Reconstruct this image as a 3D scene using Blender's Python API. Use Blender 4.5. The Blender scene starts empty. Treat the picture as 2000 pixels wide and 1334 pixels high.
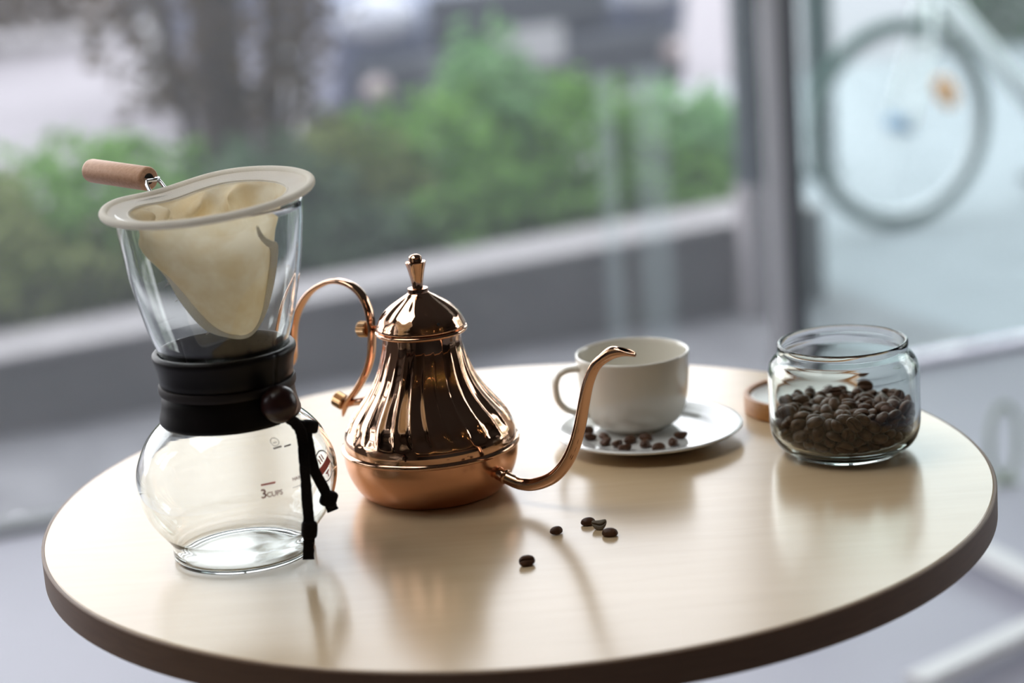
import bpy, bmesh, math, random
import numpy as np
from mathutils import Vector, Matrix, Quaternion

random.seed(7)
rng = np.random.default_rng(7)
S = bpy.context.scene
COL = S.collection
PI = math.pi
TZ = 0.72                                   # height of the table top

# ------------------------------------------------------------------ camera
PITCH, ROLL = 0.24636614, 0.07318237
cam_d = bpy.data.cameras.new('camera')
cam_d.sensor_width = 24.0
cam_d.lens = 50.0
cam_d.clip_end = 300
cam = bpy.data.objects.new('camera', cam_d)
COL.objects.link(cam)
_F = Vector((0, math.cos(PITCH), -math.sin(PITCH)))
_X = Vector((1, 0, 0))
_U = _X.cross(_F)
_R = _X * math.cos(ROLL) - _U * math.sin(ROLL)
_V = _X * math.sin(ROLL) + _U * math.cos(ROLL)
_m = Matrix((_R, _V, -_F)).transposed().to_4x4()
_m.translation = Vector((0.0035, -1.30395, 0.42308 + TZ))
cam.matrix_world = _m
cam_d.dof.use_dof = True
cam_d.dof.focus_distance = 1.295
cam_d.dof.aperture_fstop = 2.5
S.camera = cam

# ------------------------------------------------------------------ sky, exposure
W = bpy.data.worlds.new('overcast_sky')
S.world = W
W.use_nodes = True
nt = W.node_tree
nt.nodes.clear()
_o = nt.nodes.new('ShaderNodeOutputWorld')
_b = nt.nodes.new('ShaderNodeBackground')
_t = nt.nodes.new('ShaderNodeTexCoord')
_s = nt.nodes.new('ShaderNodeSeparateXYZ')
_r = nt.nodes.new('ShaderNodeValToRGB')
_r.color_ramp.elements[0].position = 0.0
_r.color_ramp.elements[0].color = (1.0, 0.975, 0.985, 1)
_r.color_ramp.elements[1].position = 0.7
_r.color_ramp.elements[1].color = (0.90, 0.93, 1.0, 1)
nt.links.new(_t.outputs['Generated'], _s.inputs[0])
nt.links.new(_s.outputs['Z'], _r.inputs[0])
nt.links.new(_r.outputs[0], _b.inputs[0])
_b.inputs[1].default_value = 3.0
nt.links.new(_b.outputs[0], _o.inputs[0])

S.view_settings.view_transform = 'Standard'
S.view_settings.look = 'None'
S.view_settings.gamma = 1.0
S.view_settings.use_curve_mapping = False
S.view_settings.exposure = 0.80
try:
    S.cycles.use_denoising = True
    S.cycles.max_bounces = 14
    S.cycles.transmission_bounces = 12
    S.cycles.transparent_max_bounces = 16
    S.cycles.diffuse_bounces = 4
    S.cycles.glossy_bounces = 5
    S.cycles.sample_clamp_indirect = 6.0
    S.cycles.blur_glossy = 0.3
except Exception:
    pass

# the glazed front of the room: origin at the foot of the mullion, x along the glass, y outwards
WA = math.radians(21)
WM = Matrix.Translation((0.5, 2.7, 0)) @ Matrix.Rotation(WA, 4, 'Z')


def portal(name, x, y, z, sx, sz, face):
    """light portal in a window opening (helps sampling of the sky only)"""
    l = bpy.data.lights.new(name, 'AREA')
    l.shape = 'RECTANGLE'
    l.size, l.size_y = sx, sz
    l.cycles.is_portal = True
    o = bpy.data.objects.new(name, l)
    COL.objects.link(o)
    d = Vector(face)
    o.matrix_world = WM @ Matrix.Translation((x, y, z)) @ d.to_track_quat('-Z', 'Z').to_matrix().to_4x4()
    return o


portal('daylight_portal_front', -0.5, -0.06, 1.33, 6.1, 2.6, (0, -1, 0))
portal('daylight_portal_left', -3.62, -.95, 1.95, 1.4, 1.3, (1, 0, 0))


# ------------------------------------------------------------------ mesh helpers
class MB:
    def __init__(self):
        self.v, self.f, self.mi = [], [], []

    def add(self, v, f, mi=0):
        n = len(self.v)
        self.v += [tuple(p) for p in v]
        self.f += [tuple(i + n for i in q) for q in f]
        self.mi += [mi] * len(f)
        return self

    def build(self, name, mats, parent=None, smooth=True, fix=True, angle=None, loc=None, rot=None):
        me = bpy.data.meshes.new(name)
        me.from_pydata(self.v, [], self.f)
        if not isinstance(mats, (list, tuple)):
            mats = [mats]
        for m in mats:
            me.materials.append(m)
        if len(mats) > 1:
            me.polygons.foreach_set('material_index', self.mi)
        if fix:
            b = bmesh.new()
            b.from_mesh(me)
            bmesh.ops.recalc_face_normals(b, faces=b.faces)
            b.to_mesh(me)
            b.free()
        if smooth:
            me.polygons.foreach_set('use_smooth', [True] * len(me.polygons))
            if angle:
                me.set_sharp_from_angle(angle=math.radians(angle))
        me.update()
        o = bpy.data.objects.new(name, me)
        COL.objects.link(o)
        if parent is not None:
            o.parent = parent
        if loc:
            o.location = loc
        if rot:
            o.rotation_euler = rot
        return o


def lathe(p, n=64, rf=None, close=False):
    """surface of revolution from (r, z) points; rf(r, z, a) may modulate r"""
    v, f, ring = [], [], []
    for r, z in p:
        if r < 1e-9:
            ring.append([len(v)])
            v.append((0, 0, z))
        else:
            ring.append(list(range(len(v), len(v) + n)))
            for i in range(n):
                a = 2 * PI * i / n
                q = rf(r, z, a) if rf else r
                v.append((q * math.cos(a), q * math.sin(a), z))
    idx = list(range(len(p) - 1))
    pairs = [(j, j + 1) for j in idx]
    if close:
        pairs.append((len(p) - 1, 0))
    for j, k in pairs:
        A, B = ring[j], ring[k]
        for i in range(n):
            q = (i + 1) % n
            if len(A) == 1 and len(B) == 1:
                continue
            if len(A) == 1:
                f.append((A[0], B[q], B[i]))
            elif len(B) == 1:
                f.append((A[i], A[q], B[0]))
            else:
                f.append((A[i], A[q], B[q], B[i]))
    return v, f


def smooth_path(pts, k=6):
    P = [Vector(p) for p in pts]
    P = [P[0] * 2 - P[1]] + P + [P[-1] * 2 - P[-2]]
    out = []
    for i in range(1, len(P) - 2):
        a, b, c, d = P[i - 1], P[i], P[i + 1], P[i + 2]
        for j in range(k):
            t = j / k
            out.append(0.5 * ((2 * b) + (c - a) * t + (2 * a - 5 * b + 4 * c - d) * t * t + (3 * b - a - 3 * c + d) * t ** 3))
    out.append(P[-2])
    return out


def spline2(pts, k=5):
    return [(p.x, p.y) for p in smooth_path([(a, b, 0) for a, b in pts], k)]


def tube(pts, rad, n=12, cap=True, flat=None, up=None, power=2.0):
    """swept tube; rad number or list; flat=(w, t) gives an elliptic section with its wide side along up"""
    P = [Vector(p) for p in pts]
    m = len(P)
    R = rad if isinstance(rad, (list, tuple)) else [rad] * m
    v, f = [], []
    T = []
    for i in range(m):
        d = P[min(i + 1, m - 1)] - P[max(i - 1, 0)]
        T.append(d.normalized())
    N = Vector(up) if up is not None else (Vector((0, 0, 1)) if abs(T[0].z) < .9 else Vector((1, 0, 0)))
    for i in range(m):
        N2 = Vector(up) if up is not None else N
        N2 = (N2 - T[i] * N2.dot(T[i]))
        if N2.length < 1e-6:
            N2 = T[i].orthogonal()
        N = N2.normalized()
        B = T[i].cross(N)
        for j in range(n):
            a = 2 * PI * j / n
            c, s = math.cos(a), math.sin(a)
            if power != 2.0:
                c = math.copysign(abs(c) ** (2 / power), c)
                s = math.copysign(abs(s) ** (2 / power), s)
            if flat:
                o = N * (flat[0] * .5 * c * R[i]) + B * (flat[1] * .5 * s * R[i])
            else:
                o = N * (R[i] * c) + B * (R[i] * s)
            v.append(P[i] + o)
    for i in range(m - 1):
        for j in range(n):
            k = (j + 1) % n
            f.append((i * n + j, i * n + k, (i + 1) * n + k, (i + 1) * n + j))
    if cap:
        f.append(tuple(range(n))[::-1])
        f.append(tuple((m - 1) * n + j for j in range(n)))
    return v, f


def box(x0, x1, y0, y1, z0, z1):
    v = [(x, y, z) for z in (z0, z1) for y in (y0, y1) for x in (x0, x1)]
    f = [(0, 2, 3, 1), (4, 5, 7, 6), (0, 1, 5, 4), (2, 6, 7, 3), (0, 4, 6, 2), (1, 3, 7, 5)]
    return v, f


def cyl(p0, p1, r, n=24, r2=None, bevel=0.0):
    p0, p1 = Vector(p0), Vector(p1)
    d = (p1 - p0)
    L = d.length
    d.normalize()
    r2 = r if r2 is None else r2
    if bevel:
        pts = [p0, p0 + d * bevel, p1 - d * bevel, p1]
        rr = [r - bevel, r, r2, r2 - bevel]
    else:
        pts, rr = [p0, p1], [r, r2]
    # use a straight sweep with a fixed up vector
    u = d.orthogonal().normalized()
    return tube(pts, rr, n, True, None, u)


def ball(c, r, n=16, m=10, sc=(1, 1, 1)):
    v, f = lathe([(r * math.sin(PI * j / m), -r * math.cos(PI * j / m)) for j in range(m + 1)], n)
    return [(c[0] + x * sc[0], c[1] + y * sc[1], c[2] + z * sc[2]) for x, y, z in v], f


def move(vf, fn):
    return [tuple(fn(*p)) for p in vf[0]], vf[1]


def mm(pts):
    return [tuple(c * 0.001 for c in p) for p in pts]


def bevel_mod(o, w, seg=2):
    b = o.modifiers.new('bevel', 'BEVEL')
    b.width, b.segments, b.limit_method = w, seg, 'ANGLE'
    return o


def thing(name, label, cat, loc=(0, 0, 0), rotz=0.0, group=None, mat4=None):
    o = bpy.data.objects.new(name, None)
    o.empty_display_size = 0.02
    COL.objects.link(o)
    if mat4 is not None:
        o.matrix_world = mat4
    else:
        o.location = loc
        o.rotation_euler = (0, 0, rotz)
    return tag(o, label, cat, group)


def tag(o, label=None, cat=None, group=None, kind=None):
    if label:
        o['label'] = label
    if cat:
        o['category'] = cat
    if group:
        o['group'] = group
    if kind:
        o['kind'] = kind
    return o


def structure(o, label=None, cat=None):
    o['kind'] = 'structure'
    return tag(o, label, cat)


# ------------------------------------------------------------------ materials
def new_mat(name):
    m = bpy.data.materials.new(name)
    m.use_nodes = True
    t = m.node_tree
    return m, t, t.nodes['Principled BSDF']


def mat(name, col, rough=0.5, metal=0.0, var=None, scale=20.0, bump=0.0, bscale=None, stretch=None, spec=None, coat=0.0, detail=4.0, ior=None):
    """principled material; var = second colour mixed in by noise"""
    m, t, p = new_mat(name)
    p.inputs['Base Color'].default_value = (*col, 1)
    p.inputs['Roughness'].default_value = rough
    p.inputs['Metallic'].default_value = metal
    if spec is not None:
        p.inputs['Specular IOR Level'].default_value = spec
    if ior:
        p.inputs['IOR'].default_value = ior
    if coat:
        p.inputs['Coat Weight'].default_value = coat
        p.inputs['Coat Roughness'].default_value = 0.05
    if var or bump:
        tc = t.nodes.new('ShaderNodeTexCoord')
        mp = t.nodes.new('ShaderNodeMapping')
        if stretch:
            mp.inputs['Scale'].default_value = stretch
        t.links.new(tc.outputs['Object'], mp.inputs[0])
    if var:
        n = t.nodes.new('ShaderNodeTexNoise')
        n.inputs['Scale'].default_value = scale
        n.inputs['Detail'].default_value = detail
        t.links.new(mp.outputs[0], n.inputs[0])
        r = t.nodes.new('ShaderNodeValToRGB')
        r.color_ramp.elements[0].position = .35
        r.color_ramp.elements[1].position = .68
        r.color_ramp.elements[0].color = (*col, 1)
        r.color_ramp.elements[1].color = (*var, 1)
        t.links.new(n.outputs[0], r.inputs[0])
        t.links.new(r.outputs[0], p.inputs['Base Color'])
    if bump:
        n2 = t.nodes.new('ShaderNodeTexNoise')
        n2.inputs['Scale'].default_value = bscale or scale
        n2.inputs['Detail'].default_value = 3
        t.links.new(mp.outputs[0], n2.inputs[0])
        b = t.nodes.new('ShaderNodeBump')
        b.inputs['Strength'].default_value = bump
        b.inputs['Distance'].default_value = 0.002
        t.links.new(n2.outputs[0], b.inputs['Height'])
        t.links.new(b.outputs[0], p.inputs['Normal'])
    return m


def glass_mat(name, col=(1, 1, 1), ior=1.47, rough=0.0):
    m = bpy.data.materials.new(name)
    m.use_nodes = True
    t = m.node_tree
    t.nodes.clear()
    o = t.nodes.new('ShaderNodeOutputMaterial')
    g = t.nodes.new('ShaderNodeBsdfGlass')
    g.inputs['Color'].default_value = (*col, 1)
    g.inputs['IOR'].default_value = ior
    g.inputs['Roughness'].default_value = rough
    t.links.new(g.outputs[0], o.inputs[0])
    return m


def pane_mat(name, tint, haze=0.0, hcol=(.9, .95, 1.0), refl=1.0, ripple=0.0):
    """window glass: clear through, Fresnel mirror, optional painted reflection haze"""
    m = bpy.data.materials.new(name)
    m.use_nodes = True
    t = m.node_tree
    t.nodes.clear()
    o = t.nodes.new('ShaderNodeOutputMaterial')
    tr = t.nodes.new('ShaderNodeBsdfTransparent')
    tr.inputs[0].default_value = (*tint, 1)
    gl = t.nodes.new('ShaderNodeBsdfGlossy')
    gl.inputs['Roughness'].default_value = 0.0
    fr = t.nodes.new('ShaderNodeFresnel')
    fr.inputs[0].default_value = 1.45
    mu = t.nodes.new('ShaderNodeMath')
    mu.operation = 'MULTIPLY'
    mu.inputs[1].default_value = refl
    t.links.new(fr.outputs[0], mu.inputs[0])
    mx = t.nodes.new('ShaderNodeMixShader')
    t.links.new(mu.outputs[0], mx.inputs[0])
    t.links.new(tr.outputs[0], mx.inputs[1])
    t.links.new(gl.outputs[0], mx.inputs[2])
    last = mx
    if haze:
        tl = t.nodes.new('ShaderNodeBsdfTranslucent')
        tl.inputs[0].default_value = (*hcol, 1)
        m2 = t.nodes.new('ShaderNodeMixShader')
        m2.inputs[0].default_value = haze
        t.links.new(mx.outputs[0], m2.inputs[1])
        t.links.new(tl.outputs[0], m2.inputs[2])
        last = m2
    t.links.new(last.outputs[0], o.inputs[0])
    return m


def cloth_mat(name, c1, c2, trans=0.45, scale=60):
    m = bpy.data.materials.new(name)
    m.use_nodes = True
    t = m.node_tree
    t.nodes.clear()
    o = t.nodes.new('ShaderNodeOutputMaterial')
    tc = t.nodes.new('ShaderNodeTexCoord')
    n = t.nodes.new('ShaderNodeTexNoise')
    n.inputs['Scale'].default_value = scale
    n.inputs['Detail'].default_value = 5
    t.links.new(tc.outputs['Object'], n.inputs[0])
    r = t.nodes.new('ShaderNodeValToRGB')
    r.color_ramp.elements[0].position, r.color_ramp.elements[1].position = .36, .62
    r.color_ramp.elements[0].color = (*c1, 1)
    r.color_ramp.elements[1].color = (*c2, 1)
    t.links.new(n.outputs[0], r.inputs[0])
    w = t.nodes.new('ShaderNodeTexNoise')
    w.inputs['Scale'].default_value = 1400
    t.links.new(tc.outputs['Object'], w.inputs[0])
    b = t.nodes.new('ShaderNodeBump')
    b.inputs['Strength'].default_value = .35
    b.inputs['Distance'].default_value = .0008
    t.links.new(w.outputs[0], b.inputs['Height'])
    d = t.nodes.new('ShaderNodeBsdfDiffuse')
    tl = t.nodes.new('ShaderNodeBsdfTranslucent')
    mx = t.nodes.new('ShaderNodeMixShader')
    mx.inputs[0].default_value = trans
    for s_ in (d, tl):
        t.links.new(r.outputs[0], s_.inputs[0])
        t.links.new(b.outputs[0], s_.inputs['Normal'])
    t.links.new(d.outputs[0], mx.inputs[1])
    t.links.new(tl.outputs[0], mx.inputs[2])
    t.links.new(mx.outputs[0], o.inputs[0])
    return m


def emit_mat(name, col, s):
    m = bpy.data.materials.new(name)
    m.use_nodes = True
    t = m.node_tree
    t.nodes.clear()
    o = t.nodes.new('ShaderNodeOutputMaterial')
    e = t.nodes.new('ShaderNodeEmission')
    e.inputs[0].default_value = (*col, 1)
    e.inputs[1].default_value = s
    t.links.new(e.outputs[0], o.inputs[0])
    return m


def wood_mat(name, c1, c2, rough, scale=(1.5, 14, 14), coat=0.0, bump=0.05, nscale=6.0):
    m, t, p = new_mat(name)
    tc = t.nodes.new('ShaderNodeTexCoord')
    mp = t.nodes.new('ShaderNodeMapping')
    mp.inputs['Scale'].default_value = scale
    t.links.new(tc.outputs['Object'], mp.inputs[0])
    n = t.nodes.new('ShaderNodeTexNoise')
    n.inputs['Scale'].default_value = nscale
    n.inputs['Detail'].default_value = 7
    n.inputs['Distortion'].default_value = .6
    t.links.new(mp.outputs[0], n.inputs[0])
    r = t.nodes.new('ShaderNodeValToRGB')
    r.color_ramp.elements[0].position, r.color_ramp.elements[1].position = .3, .7
    r.color_ramp.elements[0].color = (*c1, 1)
    r.color_ramp.elements[1].color = (*c2, 1)
    t.links.new(n.outputs[0], r.inputs[0])
    t.links.new(r.outputs[0], p.inputs['Base Color'])
    p.inputs['Roughness'].default_value = rough
    if coat:
        p.inputs['Coat Weight'].default_value = coat
        p.inputs['Coat Roughness'].default_value = rough * .8
    if bump:
        b = t.nodes.new('ShaderNodeBump')
        b.inputs['Strength'].default_value = bump
        b.inputs['Distance'].default_value = .0006
        t.links.new(n.outputs[0], b.inputs['Height'])
        t.links.new(b.outputs[0], p.inputs['Normal'])
    return m


M = {}
M['table'] = wood_mat('maple_laminate', (.60, .45, .275), (.63, .475, .297), .2, (2.0, 16, 16), bump=0.0)
M['table_edge'] = wood_mat('brown_edge_band', (.15, .078, .034), (.18, .095, .042), .5, (6, 6, 60), bump=0.0)
M['steel_dark'] = mat('dark_table_steel', (.08, .08, .085), .4, .8)
M['glass'] = glass_mat('borosilicate_glass', (.985, .995, .99))
M['jar_glass'] = glass_mat('jar_glass', (.97, .99, .98), 1.36)
M['collar'] = wood_mat('black_stained_wood', (.006, .005, .005), (.010, .008, .008), .42, (2, 20, 20), bump=.1)
M['collar'].node_tree.nodes['Principled BSDF'].inputs['Specular IOR Level'].default_value = .22
M['bead'] = wood_mat('dark_red_wood', (.028, .010, .009), (.05, .018, .015), .28, (3, 30, 30))
M['cord'] = mat('black_suede', (.006, .004, .005), .95, bump=.6, bscale=900)
M['groove_cord'] = mat('dark_brown_leather', (.016, .010, .009), .6)
M['cloth'] = cloth_mat('cotton_flannel', (.84, .71, .47), (.96, .88, .69), .46)
M['rim_cloth'] = cloth_mat('cotton_rim', (.92, .89, .82), (.95, .93, .87), .4, 30)
M['wood_handle'] = wood_mat('beech_handle', (.54, .29, .17), (.68, .41, .26), .5, (30, 120, 120), bump=.1)
M['chrome'] = mat('chrome_wire', (.75, .76, .78), .12, 1.0)
M['copper'] = mat('polished_copper', (.70, .43, .29), .06, 1.0, var=(.66, .40, .265), scale=40)
M['copper_satin'] = mat('satin_copper', (.78, .42, .26), .2, 1.0)
M['brass'] = mat('knurled_brass', (.62, .40, .22), .3, 1.0)
M['hole'] = mat('dark_hole', (.01, .008, .007), .8)
M['cup'] = mat('cream_glazed_china', (.78, .755, .67), .16, coat=.5)
M['saucer'] = mat('white_glazed_china', (.78, .80, .79), .12, coat=.5)
M['bean'] = mat('roasted_bean', (.062, .027, .014), .45, spec=.3, var=(.12, .057, .030), scale=160, bump=.35, bscale=500)
M['bean_green'] = mat('pale_unroasted_bean', (.15, .125, .085), .6, var=(.20, .17, .12), scale=260, bump=.3, bscale=500)
M['chaff'] = mat('bean_crease_chaff', (.13, .075, .042), .7)
M['lid_wood'] = wood_mat('walnut_lid', (.36, .15, .04), (.50, .24, .08), .4, (20, 80, 80))
M['seal'] = mat('white_silicone', (.75, .75, .72), .4)
M['print_red'] = cloth_mat('red_print', (.62, .13, .10), (.66, .16, .12), .6)
M['print_brown'] = cloth_mat('brown_print', (.36, .15, .12), (.40, .18, .14), .55)
M['print_grey'] = cloth_mat('grey_print', (.52, .50, .48), (.56, .54, .52), .6)
M['floor'] = mat('polished_pale_concrete', (.50, .50, .585), .45, var=(.54, .54, .625), scale=1.5)
M['wall'] = mat('dark_plaster', (.065, .053, .046), .8)
M['ceiling'] = mat('grey_ceiling', (.11, .10, .09), .9)
M['frame'] = mat('silver_anodised_aluminium', (.72, .72, .74), .5, .0)
M['frame_dark'] = mat('dark_frame_and_shade', (.13, .14, .15), .5)
M['pane'] = pane_mat('window_glass', (.95, .96, .96), haze=.022, refl=.9)  # slight haze painted in for reflected light veiling the darks behind
M['reflection_haze'] = pane_mat('painted_strip_reflection', (.96, .98, .98), haze=.075, hcol=(.86, .94, .97), refl=.3)
M['pane_reflection'] = pane_mat('glass_painted_reflection', (.89, .955, .945), haze=.038, hcol=(.88, .94, .98), refl=1.0)  # haze painted in for the pale reflection on this pane
M['paving'] = mat('grey_paving', (.085, .083, .09), .75, var=(.15, .147, .155), scale=6, bump=.6, bscale=30)
M['paving_pale'] = mat('pale_paving', (.165, .175, .19), .75, var=(.20, .21, .225), scale=5)
M['road'] = mat('pale_street', (.125, .112, .122), .8, var=(.15, .135, .147), scale=1.0)
M['concrete'] = mat('dark_concrete', (.105, .100, .103), .85, var=(.14, .13, .132), scale=5)
M['coping'] = mat('light_concrete_coping', (.20, .187, .19), .8, var=(.245, .23, .233), scale=7)
M['pier'] = mat('mauve_concrete', (.30, .275, .29), .8)
M['slate'] = mat('slate_post_paint', (.055, .066, .08), .5)
M['teal'] = mat('teal_post_paint', (.012, .045, .042), .5)
M['soil'] = mat('soil', (.05, .04, .03), .95)
M['bark'] = mat('grey_bark', (.035, .028, .028), .9, var=(.07, .055, .055), scale=30)
M['white_metal'] = mat('white_enamel', (.85, .85, .86), .35)
M['pale_green'] = mat('pale_green_plastic', (.52, .60, .50), .5)
M['tyre'] = mat('grey_green_tyre', (.03, .075, .06), .8)
M['spoke'] = mat('spoke_steel', (.5, .5, .52), .4, .6)
M['orange'] = mat('orange_reflector', (.85, .36, .08), .35)
M['blue'] = mat('blue_frame_paint', (.12, .24, .40), .4)
M['rubber'] = mat('black_rubber', (.02, .02, .02), .8)
M['car'] = mat('slate_blue_car_paint', (.085, .10, .155), .25, .3, coat=1.0)
M['car_dark'] = mat('dark_car_plastic', (.022, .026, .036), .5)
M['car_glass'] = mat('car_window', (.03, .04, .05), .05)
M['headlight'] = mat('headlight_lens', (.26, .27, .31), .2, coat=.3)
M['pink'] = mat('pale_fog_lamp', (.22, .18, .18), .3)
M['plate'] = mat('number_plate_white', (.25, .25, .26), .5)


def leaf_mat(name, a, b, trans=.35):
    return cloth_mat(name, a, b, trans, 9.0)


M['leaf_a'] = leaf_mat('mid_green_leaves', (.10, .21, .05), (.19, .34, .10))
M['leaf_b'] = leaf_mat('yellow_green_leaves', (.13, .17, .06), (.24, .28, .12))
M['leaf_c'] = leaf_mat('dark_green_leaves', (.06, .10, .06), (.12, .17, .11))
M['leaf_d'] = leaf_mat('blue_green_leaves', (.12, .25, .11), (.23, .38, .19))
M['leaf_dry'] = leaf_mat('dry_brown_leaves', (.05, .038, .028), (.115, .088, .062))

# ================================================================== THE SETTING
def wset(o):
    o.matrix_world = WM
    return o


X0, X1, Y0, H = -3.6, 2.6, -7.4, 2.75
o = wset(MB().add(*box(X0 - .1, X1 + .1, Y0 - .1, .03, -.12, 0)).build('floor', M['floor'], smooth=False))
structure(o, 'pale polished grey concrete floor of the cafe', 'floor')
o = wset(MB().add(*box(X0 - .1, X1 + .1, Y0 - .1, .06, H, H + .1)).build('ceiling', M['ceiling'], smooth=False))
structure(o, 'dark grey ceiling above the cafe', 'ceiling')
o = wset(MB().add(*box(X0 - .1, X1 + .1, Y0 - .1, Y0, 0, H)).build('wall_back', M['wall'], smooth=False))
structure(o, 'dark plaster wall behind the viewer', 'wall')
b = MB()
LW = (-1.6, -.3, 1.35, 2.58)
b.add(*box(X0 - .1, X0, Y0, LW[0], 0, H)).add(*box(X0 - .1, X0, LW[1], 0, 0, H))
b.add(*box(X0 - .1, X0, LW[0], LW[1], 0, LW[2])).add(*box(X0 - .1, X0, LW[0], LW[1], LW[3], H))
structure(wset(b.build('wall_left', M['wall'], smooth=False)), 'dark plaster wall left of the table with a window', 'wall')
b = MB()
RW = (-2.6, -.35, .5, 2.5)
b.add(*box(X1, X1 + .1, Y0, RW[0], 0, H)).add(*box(X1, X1 + .1, RW[1], 0, 0, H))
b.add(*box(X1, X1 + .1, RW[0], RW[1], 0, RW[2])).add(*box(X1, X1 + .1, RW[0], RW[1], RW[3], H))
structure(wset(b.build('wall_right', M['wall'], smooth=False)), 'dark plaster wall right of the table with a window', 'wall')

# front glazing, left bay: mullion, rails and a clear pane; right bay: a pane with painted reflection haze
w1 = thing('window_1', 'clear shop window bay behind the table, left of the mullion', 'window', mat4=WM)
structure(w1)
MB().add(*box(X0, 0.008, -.004, .004, .02, H)).build('glass_pane', M['pane'], w1, False)
bevel_mod(MB().add(*box(.008, .047, -.014, .006, 0, H)).build('mullion', M['frame'], w1, False), .004)
MB().add(*box(.047, .078, -.02, .02, 0, H)).build('mullion_shaded_side', M['frame_dark'], w1, False)  # dark colour painted in for the shadow side of the mullion
MB().add(*box(X0, 0, -.025, .025, 0, .012)).build('bottom_rail', M['frame_dark'], w1, False)
MB().add(*box(X0, 0, -.03, .03, H - .07, H)).build('top_rail', M['frame'], w1, False)
MB().add(*box(-.338, -.300, -.0062, -.0046, .02, .66)).build('reflection_strip', M['reflection_haze'], w1, False)  # two translucent strips painted in for vertical light reflections in the glass
MB().add(*box(-.262, -.196, -.0062, -.0046, .02, .66)).build('reflection_strip', M['reflection_haze'], w1, False)
w2 = thing('window_2', 'glass bay to the right of the mullion, pale reflection painted into it', 'window', mat4=WM)
structure(w2)
MB().add(*box(.078, X1, -.004, .004, .02, H)).build('glass_pane', M['pane_reflection'], w2, False)
MB().add(*box(.078, X1, -.025, .025, 0, .012)).build('bottom_rail', M['floor'], w2, False)
MB().add(*box(.078, X1, -.03, .03, H - .07, H)).build('top_rail', M['frame'], w2, False)
# side windows (outside the frame; they light the table and are mirrored in the copper and glass)
w3 = thing('window_3', 'window in the left wall with two mullions', 'window', mat4=WM)
structure(w3)
MB().add(*box(X0 - .054, X0 - .046, LW[0], LW[1], LW[2], LW[3])).build('glass_pane', M['pane'], w3, False)
for yy in (-1.17, -.73):
    MB().add(*box(X0 - .09, X0 - .01, yy - .03, yy + .03, LW[2], LW[3])).build('mullion', M['frame_dark'], w3, False)
MB().add(*box(X0 - .09, X0 - .01, LW[0], LW[1], 1.94, 1.98)).build('transom', M['frame_dark'], w3, False)
w4 = thing('window_4', 'window in the right wall', 'window', mat4=WM)
structure(w4)
MB().add(*box(X1 + .046, X1 + .054, RW[0], RW[1], RW[2], RW[3])).build('glass_pane', M['pane'], w4, False)
MB().add(*box(X1 + .01, X1 + .09, -1.5, -1.44, RW[2], RW[3])).build('mullion', M['frame_dark'], w4, False)

# added unseen fill panel at the ceiling, brightens the table and cloth
cl = thing('added_fill_panel', 'added unseen square fill panel under the ceiling, brightens the table', 'light', mat4=WM @ Matrix.Translation((-2.3, -2.0, H)))
MB().add(*box(-.62, .62, -.62, .62, -.05, 0)).build('fill_housing', M['frame'], cl, False)
MB().add(*box(-.58, .58, -.58, .58, -.056, -.05)).build('fill_diffuser', emit_mat('fill_glow', (1.0, .98, .95), 3.2), cl, False)
ct = thing('reflection_blocker', 'added unseen dark floor-reflection counter behind the viewer', 'blocker', mat4=WM @ Matrix.Translation((-.5, -5.1, 0)))  # added out of view to keep the bright floor out of the kettle's reflections
MB().add(*box(-2.8, 2.8, -.3, .3, 0, 1.05)).build('blocker_body', M['collar'], ct, False)
bevel_mod(MB().add(*box(-2.85, 2.85, -.36, .36, 1.05, 1.09)).build('blocker_top', M['lid_wood'], ct, False), .006)

# outside ground: pavement slabs at floor level, street a step lower
b = MB()
b.add(*box(-12, .56, .03, 2.25, -.4, -.01)).add(*box(-12, X0 - .1, -9, .03, -.4, -.01)).add(*box(X1 + .1, 14, -9, .03, -.4, -.01))
structure(wset(b.build('trim_1', M['paving'], smooth=False)), 'grey pavement outside the shop window', 'pavement')
structure(wset(MB().add(*box(.56, 14, .03, 4.2, -.4, -.01)).build('trim_3', M['paving_pale'], smooth=False)), 'pale pavement under the bicycle', 'pavement')
o = wset(MB().add(*box(-60, 60, -9, 90, -.6, -.35)).build('trim_2', M['road'], smooth=False))
structure(o, 'pale street beyond the hedge', 'street')

# planter: dark concrete wall, light coping, soil
pl = thing('concrete_planter', 'long dark concrete planter with a light coping under the hedge', 'planter', mat4=WM)
v, f = box(-4.5, .5, .65, .87, -.01, .136)
v = [(x, y, z + (x + 1.4) * .030 if z > 0 else z) for x, y, z in v]
MB().add(v, f).build('wall_body', M['concrete'], pl, False)
v, f = box(-4.5, .5, .64, .875, .136, .150)
v = [(x, y, z + (x + 1.4) * .030) for x, y, z in v]
bevel_mod(MB().add(v, f).build('coping', M['coping'], pl, False), .006)
MB().add(*box(-4.5, .5, .885, 2.2, -.01, .12)).build('soil', M['soil'], pl, False)
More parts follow.
